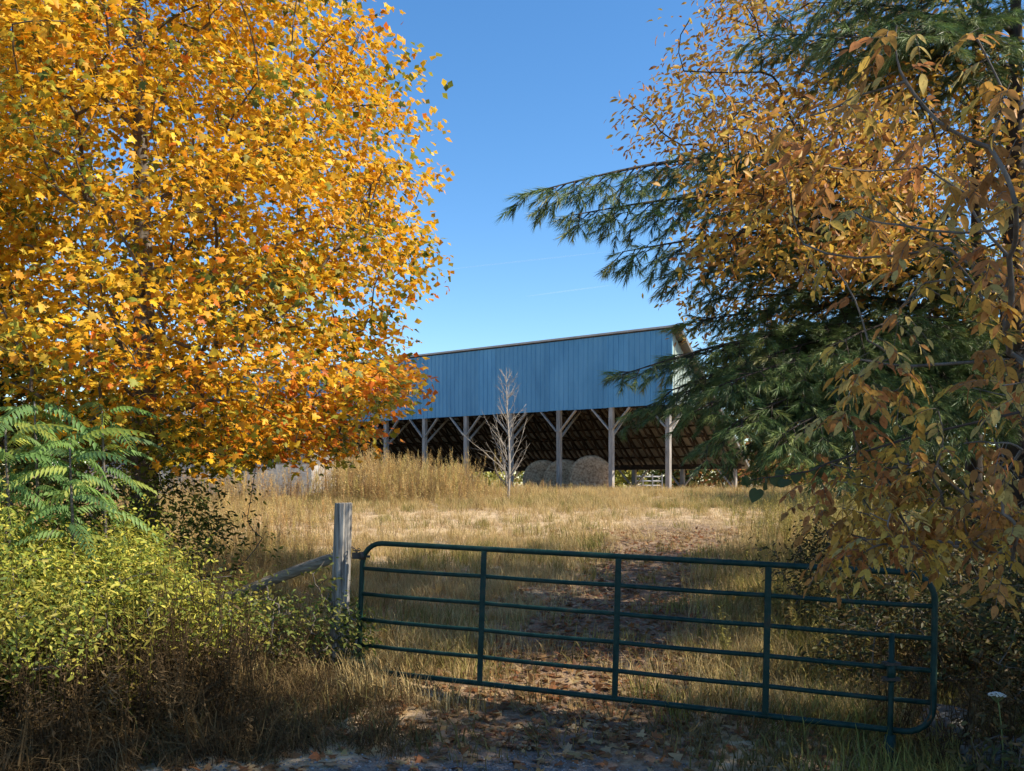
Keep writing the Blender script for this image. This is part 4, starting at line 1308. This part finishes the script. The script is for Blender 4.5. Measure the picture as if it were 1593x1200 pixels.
wildflower(1551, 1082, 5.9, 'white flat topped wildflower head near the boulders')

def feeder():
    D = 43.5
    x0, x1 = (985 - CX) / F * D, (1032 - CX) / F * D
    g = float(gz(x0, D))
    root = empty('livestock_panel', ((x0 + x1) / 2, D, g), 'pale galvanised livestock panel standing behind the barn', 'panel')
    for k in range(5):
        z = g + .25 + k * .22
        link('bar', py_mesh('bar', *polytube([Vector((x0, D, z)), Vector((x1, D + .4, z))], .035, 8), True), M['steel'], root)
    for k in range(4):
        p = Vector((x0, D, 0)).lerp(Vector((x1, D + .4, 0)), k / 3)
        link('upright', py_mesh('upright', *beam((p.x, p.y - .05, g - .1), (p.x, p.y - .05, g + 1.25), .06, .04, (0, 1, 0))), M['steel'], root)
feeder()

def contrail(a_, b_, D, r_, label):
    p0, p1 = P(*a_, D), P(*b_, D * 1.08)
    pts = [p0.lerp(p1, t) for t in np.linspace(0, 1, 9)]
    o = link('contrail', py_mesh('contrail', *polytube(pts, [r_ * (.2 + .8 * math.sin(math.pi * (.08 + .84 * t))) for t in np.linspace(0, 1, 9)], 8), True), M['contrail'])
    tag(o, label, 'contrail', 'contrails in the blue sky')
m, n, l = new_mat('contrail')
o_ = n.new('ShaderNodeOutputMaterial'); d_ = n.new('ShaderNodeBsdfDiffuse'); t_ = n.new('ShaderNodeBsdfTransparent'); x_ = n.new('ShaderNodeMixShader')
d_.inputs['Color'].default_value = (.8, .8, .8, 1); x_.inputs['Fac'].default_value = .035
l.new(t_.outputs[0], x_.inputs[1]); l.new(d_.outputs[0], x_.inputs[2]); l.new(x_.outputs[0], o_.inputs['Surface'])
M['contrail'] = m
contrail((820, 461), (950, 444), 3500, 3.2, 'short thin white contrail low above the barn roof')
contrail((690, 420), (945, 392), 3600, 3.0, 'longer fainter contrail higher in the sky')

# ------------------------------------------------------------------ grasses, weeds, leaf litter (uncountable)
def tmpl_object(name, V, Fq, col, mat):
    me = mesh_np(name, V, Fq, col)
    me.materials.append(mat)
    return bpy.data.objects.new(name, me)               # lives only as the scatter's source

def blades(n, h, spread, wd, bend, seed, tone=(.6, 1.15)):
    r2 = np.random.default_rng(seed)
    V, Fq, C = [], [], []
    for i in range(n):
        a_ = r2.uniform(0, 2 * np.pi); q = spread * r2.random() ** .6
        o = np.array([q * math.cos(a_), q * math.sin(a_), -.03])
        b_ = r2.uniform(0, 2 * np.pi)
        d = np.array([math.cos(b_), math.sin(b_), 0]); s = np.array([-d[1], d[0], 0]) * wd * r2.uniform(.6, 1.3)
        H = h * r2.uniform(.45, 1.1); bd = bend * H * r2.uniform(.15, 1.2)
        k = len(V)
        p1 = o + np.array([0, 0, H * .55]) + d * bd * .3
        p2 = o + np.array([0, 0, H * (1 - .35 * bd / H)]) + d * bd
        V += [o - s, o + s, p1 - s * .7, p1 + s * .7, p2]
        Fq += [(k, k + 1, k + 3), (k, k + 3, k + 2), (k + 2, k + 3, k + 4)]
        t = r2.uniform(*tone)
        C += [[t * .8] * 3] * 2 + [[t] * 3] * 3
    return np.array(V), np.array(Fq), np.array(C)

def stalk(n, h, seed, plume=.2, leafy=14, plume_w=.05, nf=26, tone=(.7, 1.1), wd=.0045):
    """a small bunch of dry stems with leaves and a feathery seed head"""
    r2 = np.random.default_rng(seed)
    V, Fq, C = [], [], []
    for i in range(n):
        a_ = r2.uniform(0, 2 * np.pi); q = .1 * r2.random()
        o = np.array([q * math.cos(a_), q * math.sin(a_), -.03])
        ln = np.array([r2.normal(0, .1), r2.normal(0, .1), 1.0]); H = h * r2.uniform(.7, 1.1)
        tp = o + ln * H
        t = r2.uniform(*tone)
        for s in (np.array([wd, 0, 0]), np.array([0, wd, 0])):
            k = len(V)
            V += [o - s, o + s, tp + s * .5, tp - s * .5]; Fq += [(k, k + 1, k + 2), (k, k + 2, k + 3)]; C += [[t * .7] * 3] * 4
        for j in range(leafy):
            f = r2.uniform(.1, .9); c = o + ln * H * f
            b_ = r2.uniform(0, 2 * np.pi); L = .09 * r2.uniform(.5, 1.2)
            d = np.array([math.cos(b_), math.sin(b_), r2.uniform(-.7, .5)]); s = np.array([-d[1], d[0], 0]) * .011
            k = len(V); V += [c, c + d * L * .5 + s, c + d * L, c + d * L * .5 - s]; Fq += [(k, k + 1, k + 2), (k, k + 2, k + 3)]
            tt = t * r2.uniform(.6, 1.2); C += [[tt] * 3] * 4
        for j in range(nf):
            f = 1 - plume * r2.random(); c = o + ln * H * f
            b_ = r2.uniform(0, 2 * np.pi); L = plume_w * r2.uniform(.5, 1.3) * (1.2 - (f - 1 + plume) / plume * .7)
            d = np.array([math.cos(b_), math.sin(b_), r2.uniform(.1, 1.2)]); s = np.cross(d, [0, 0, 1.]) * .16
            k = len(V); V += [c - s * L * .3, c + s * L * .3, c + d * L]; Fq += [(k, k + 1, k + 2)]
            tt = t * r2.uniform(.9, 1.35); C += [[tt] * 3] * 3
    return np.array(V), np.array(Fq), np.array(C)

def scatter(name, label, cat, tmpl, pts, smin, smax, tilt=.12, zs=None, hs_=None):
    n = len(pts)
    me = bpy.data.meshes.new(name)
    me.vertices.add(n); me.vertices.foreach_set('co', np.ascontiguousarray(pts, np.float32).ravel())
    rot = np.stack([rng.normal(0, tilt, n), rng.normal(0, tilt, n), rng.uniform(0, 2 * np.pi, n)], 1).astype(np.float32)
    s = rng.uniform(smin, smax, n) * (1 if hs_ is None else hs_(pts[:, 0], pts[:, 1]))
    sc = np.stack([s, s, s * (1 if zs is None else zs)], 1).astype(np.float32)
    for nm, d in (('rot', rot), ('scl', sc)):
        a_ = me.attributes.new(nm, 'FLOAT_VECTOR', 'POINT'); a_.data.foreach_set('vector', np.ascontiguousarray(d).ravel())
    o = bpy.data.objects.new(name, me); COL.objects.link(o)
    ng = bpy.data.node_groups.new(name + '_scatter', 'GeometryNodeTree')
    ng.interface.new_socket('Geometry', in_out='INPUT', socket_type='NodeSocketGeometry')
    ng.interface.new_socket('Geometry', in_out='OUTPUT', socket_type='NodeSocketGeometry')
    gi, go = ng.nodes.new('NodeGroupInput'), ng.nodes.new('NodeGroupOutput')
    ip = ng.nodes.new('GeometryNodeInstanceOnPoints'); ob = ng.nodes.new('GeometryNodeObjectInfo')
    ob.inputs['Object'].default_value = tmpl; ob.inputs['As Instance'].default_value = True
    for nm, sk in (('rot', 'Rotation'), ('scl', 'Scale')):
        na = ng.nodes.new('GeometryNodeInputNamedAttribute'); na.data_type = 'FLOAT_VECTOR'; na.inputs['Name'].default_value = nm
        ng.links.new(na.outputs['Attribute'], ip.inputs[sk])
    ng.links.new(gi.outputs[0], ip.inputs['Points']); ng.links.new(ob.outputs['Geometry'], ip.inputs['Instance']); ng.links.new(ip.outputs[0], go.inputs[0])
    md = o.modifiers.new('scatter', 'NODES'); md.node_group = ng
    tag(o, label, cat, kind='stuff')
    return o

def field_points(n, d0, d1, dens, pw=1.0, xm=.66):
    """points over the visible field, thinner with distance; dens(x, y) in 0..1 is kept as a probability"""
    D = (d0 ** (2 - pw) + (d1 ** (2 - pw) - d0 ** (2 - pw)) * rng.random(n)) ** (1 / (2 - pw)) if pw != 2 else d0 * (d1 / d0) ** rng.random(n)
    x = rng.uniform(-1, 1, n) * (xm * D + 1.0)
    k = rng.random(n) < dens(x, D)
    x, D = x[k], D[k]
    return np.stack([x, D, gz(x, D)], 1)

def on_track(x, y):
    return np.exp(-((x - track_x(y)) / 1.4) ** 4) * (y < 22) * (y > 5)

def mown(x, y):
    """the pale cut strip across the field"""
    return np.exp(-((y - 21.3 - .1 * x) / 3.3) ** 4) * (x > -6.5 + .0 * y)

def patch(x, y, f=.5, s=0.): return .5 + .5 * snoise(np.stack([x, y, 0 * x], 1), f, s)

G_TAN = grass_mat('dry_grass', [(.46, .31, .13), (.62, .46, .21), (.7, .55, .28), (.5, .38, .15), (.64, .46, .22)])
G_PALE = grass_mat('pale_straw', [(.6, .44, .25), (.72, .56, .35), (.66, .5, .28), (.5, .35, .19), (.76, .62, .42)])
G_GREEN = grass_mat('green_grass', [(.22, .23, .06), (.34, .32, .09), (.45, .38, .13), (.28, .26, .08)])
G_BROWN = grass_mat('brown_weed', [(.33, .2, .1), (.45, .3, .15), (.52, .37, .18), (.4, .24, .13)])
G_GOLD = grass_mat('golden_weed', [(.66, .49, .19), (.58, .38, .17), (.7, .55, .26), (.54, .45, .15)])
G_YEL = grass_mat('yellow_weed', [(.48, .44, .08), (.58, .5, .1), (.34, .34, .07), (.5, .36, .1)])
G_DARK = grass_mat('brown_weed_shaded', [(.1, .066, .036), (.15, .1, .05), (.23, .155, .075), (.12, .085, .04)])  # brown weed tones lowered, the lane's shade put into the colour

t_fine = tmpl_object('fine_grass_tuft', *blades(34, .42, .2, .0045, .7, 1), G_TAN)
t_short = tmpl_object('short_grass_tuft', *blades(26, .13, .2, .005, .9, 2), G_PALE)
t_green = tmpl_object('green_grass_tuft', *blades(30, .34, .18, .005, .7, 3), G_GREEN)
t_gold = tmpl_object('goldenrod_stalks', *stalk(4, 1.05, 4, .28, 12, .085, 40), G_GOLD)
t_brown = tmpl_object('brown_stalks', *stalk(4, .95, 5, .2, 16, .045, 20), G_BROWN)
t_yel = tmpl_object('yellow_stalks', *stalk(4, 1.0, 6, .3, 30, .05, 12), G_YEL)
t_verge = tmpl_object('verge_tuft', *blades(26, .2, .2, .005, 1.1, 12), grass_mat('verge_grass', [(.2, .15, .06), (.28, .2, .09), (.16, .15, .05), (.24, .16, .08)]))
t_stem = tmpl_object('single_stems', *stalk(2, 1.15, 19, .3, 9, .035, 14), G_DARK)
G_YSTRAW = grass_mat('yellow_straw_weed', [(.5, .42, .13), (.6, .5, .2), (.4, .37, .1), (.62, .46, .2)])
t_yelstraw = tmpl_object('yellow_straw_stalks', *stalk(4, 1.0, 16, .3, 24, .05, 22), G_YSTRAW)
t_reed = tmpl_object('reed_stalks', *stalk(3, 1.6, 7, .16, 6, .06, 40, wd=.006), G_GOLD)
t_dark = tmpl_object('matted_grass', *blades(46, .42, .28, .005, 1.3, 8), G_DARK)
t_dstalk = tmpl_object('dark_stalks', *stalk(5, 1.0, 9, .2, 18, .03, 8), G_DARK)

pts = field_points(30000, 7.6, 36, lambda x, y: (1 - .97 * on_track(x, y)) * (1 - .8 * mown(x, y)) * (.45 + .55 * patch(x, y, .9)), .9)
scatter('dry_grass', 'fine straw coloured grass covering the field beyond the gate', 'grass', t_fine, pts, .4, .95)
pts = field_points(16000, 9, 30, lambda x, y: (.25 + .75 * mown(x, y)) * np.clip((y - 10) / 4, 0, 1) * (1 - .8 * on_track(x, y) * (y < 18)), .9)
scatter('short_grass', 'short pale cut grass on the strip before the barn', 'grass', t_short, pts, .5, 1.2, .2)
pts = field_points(9000, 7.4, 30, lambda x, y: np.clip(1.6 * patch(x, y, .7, 2.) - .5, 0, 1) * (1 - .9 * on_track(x, y)) * (1 - .8 * mown(x, y)), .9)
scatter('green_grass', 'patches of green grass between the dry stalks', 'grass', t_green, pts, .6, 1.2)
def tall(x, y):
    a_ = np.clip((y - 23.2 - .05 * x) / 3.5, 0, 1) * np.clip((33.5 - y + .74 * (5.8 - x)) / 1.5, 0, 1)
    b_ = np.clip((-1.8 - x - .1 * y) / 1.2, 0, 1) * (y > 8.8) * (y < 27)
    return np.maximum(a_, b_ * .8)
def tall_h(x, y):
    px = CX + F * x / y
    far = np.interp(px, [300, 540, 620, 700, 790, 870, 960, 1300], [.9, 1.3, 1.25, .95, .5, .32, .32, .5]) * (.75 + .5 * patch(x, y, 1.3, 8.)) * np.clip((y - 19) / 9, .35, 1)
    return np.where(x < -1.8 - .1 * y, np.maximum(far, .62), np.where(y < 19, .42, far))
pts = field_points(14000, 9, 40, lambda x, y: tall(x, y) * (.35 + .65 * patch(x, y, .8, 4.)), .8)
scatter('goldenrod', 'tall dry golden weeds massed in front of the barn', 'weeds', t_gold, pts, .35, 1.2, .12, None, tall_h)
pts = field_points(9000, 9, 38, lambda x, y: tall(x, y) * patch(x, y, .7, 6.) * .8 + .3 * patch(x, y, .8, 9.) ** 2 * (1 - on_track(x, y)) * (1 - .9 * mown(x, y)), .8)
scatter('brown_weeds', 'brown seeded weeds among the golden field grass', 'weeds', t_brown, pts, .35, 1.2, .12, None, tall_h)
# reeds before the dark left bays
rp = []
for k in range(130):
    D = rng.uniform(26.5, 31); px = rng.normal(640, 62)
    x = (px - CX) / F * D; rp.append((x, D, float(gz(x, D))))
scatter('reeds', 'tall pale reeds with plumes against the dark left bays of the barn', 'reeds', t_reed, np.array(rp), .55, 1.12, .17)
# sunlit greenish weeds to the right of the track
pts = field_points(9000, 9, 25, lambda x, y: np.clip((x - track_x(y) - .9 - .25 * np.maximum(0, y - 20)) / 2.0, 0, 1) * np.clip((10.5 - x), 0, 1) * (.25 + .75 * patch(x, y, 1.1, 5.)), 1)
scatter('yellow_weeds', 'yellow green weeds in the sun along the right of the track', 'weeds', t_yelstraw, pts, .3, .9)
# dull matted growth and dead stalks in the shade along the lane
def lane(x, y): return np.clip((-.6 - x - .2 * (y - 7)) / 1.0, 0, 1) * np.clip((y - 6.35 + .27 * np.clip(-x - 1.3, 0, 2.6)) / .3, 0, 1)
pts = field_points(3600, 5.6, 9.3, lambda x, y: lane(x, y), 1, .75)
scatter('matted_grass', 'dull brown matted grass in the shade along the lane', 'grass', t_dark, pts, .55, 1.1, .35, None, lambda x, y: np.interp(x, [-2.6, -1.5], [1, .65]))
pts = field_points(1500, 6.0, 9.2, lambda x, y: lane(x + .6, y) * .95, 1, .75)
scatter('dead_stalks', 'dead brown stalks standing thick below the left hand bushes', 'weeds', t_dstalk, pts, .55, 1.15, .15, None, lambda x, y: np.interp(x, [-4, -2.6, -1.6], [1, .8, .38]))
pts = field_points(3200, 6.7, 9.0, lambda x, y: np.clip((-2.7 - x) / 1.2, 0, 1) * (.3 + .7 * patch(x, y, 1.6, 3.)), 1, .75)
scatter('leafy_weeds', 'yellow green leafy weeds among the dead stalks at the lower left', 'weeds', t_yel, pts, .5, 1.4, .1)
sp = []
for k in range(110):
    D = rng.uniform(6.6, 7.9); px = rng.uniform(-60, 430); x = (px - CX) / F * D
    sp.append((x, D, float(gz(x, D))))
scatter('tall_stems', 'tall thin dark stems rising through the yellow green bushes at lower left', 'weeds', t_stem, np.array(sp), .6, 1.3, .12)
pts = field_points(3400, 5.6, 13, lambda x, y: np.clip((x - 2.0 - .12 * (y - 6)) / .7, 0, 1) * (y > 5.4), 1, .75)
scatter('shade_grass', 'dim olive grass in the shade right of the track', 'grass', t_green, pts, .6, 1.25, .25)
pts = field_points(1500, 5.8, 12, lambda x, y: np.clip((x - 2.9 - .12 * (y - 6)) / .7, 0, 1), 1, .75)
scatter('shade_weeds', 'dull weeds standing under the right hand trees', 'weeds', t_dstalk, pts, .5, 1.0, .2)
pts = field_points(2600, 6.5, 9.5, lambda x, y: .55 * (1 - .9 * on_track(x, y)) * (np.abs(x) < 4), 1, .7)
scatter('verge_grass', 'thin dry grass around the foot of the gate', 'grass', t_verge, pts, .7, 1.6, .3)

def litter():
    n = 15000
    D = 5.4 + (20 - 5.4) * rng.random(n) ** 1.7
    x = np.where(rng.random(n) < .6, track_x(D) + rng.normal(0, 1.3, n), rng.uniform(-.7, .75, n) * D)
    keep = ((np.abs(x - track_x(D)) < 3.8) | (D < 9)) & ((D > 6.75) | (np.abs(x - .4) > 1.9) | (rng.random(n) < .3))
    x, D = x[keep], D[keep]; n = len(x)
    pos = np.stack([x, D, gz(x, D) + rng.uniform(.006, .035, n)], 1)
    tip = rng.normal(0, 1, (n, 3)); tip[:, 2] *= .25
    nr = rng.normal(0, .35, (n, 3)); nr[:, 2] += 1
    col = pick([(.28, .15, .065), (.36, .21, .09), (.2, .105, .05), (.42, .28, .13), (.32, .13, .05), (.46, .34, .18)], n)  # leaf browns with some of the foreground shade put into the tones
    V, Fq, c = batch(T_MAPLE_LOW, pos, frames(tip, nr), rng.uniform(.045, .11, n), col)
    tag(link('fallen_leaves', mesh_np('fallen_leaves', V, Fq, c), M['leaf']), 'brown fallen leaves strewn over the track and the lane edge', 'leaves', kind='stuff')
litter()
def gravel():
    bm = bmesh.new(); bmesh.ops.create_icosphere(bm, subdivisions=1, radius=1)
    V = np.array([v.co[:] for v in bm.verts]); Fq = np.array([[v.index for v in f.verts] for f in bm.faces]); bm.free()
    V = V * np.array([1, .8, .55]) * (1 + .15 * np.sin(V.sum(1, keepdims=True) * 9))
    mat = grass_mat('gravel', [(.11, .11, .11), (.2, .2, .195), (.32, .31, .3), (.16, .155, .15)], 0)
    t = tmpl_object('pebble', V * .011, Fq, np.ones((len(V), 3)), mat)
    n = 16000
    D = rng.uniform(4.6, 7.1, n); x = rng.uniform(-.68, .68, n) * D
    k = rng.random(n) < np.clip((6.95 - .26 * np.abs(x - .4) - D) / .5, .01, 1)
    x, D = x[k], D[k]
    p = np.stack([x, D, gz(x, D) + .003], 1)
    scatter('gravel', 'loose grey gravel of the lane along the bottom edge', 'gravel', t, p, .4, 1.3, .5)
gravel()
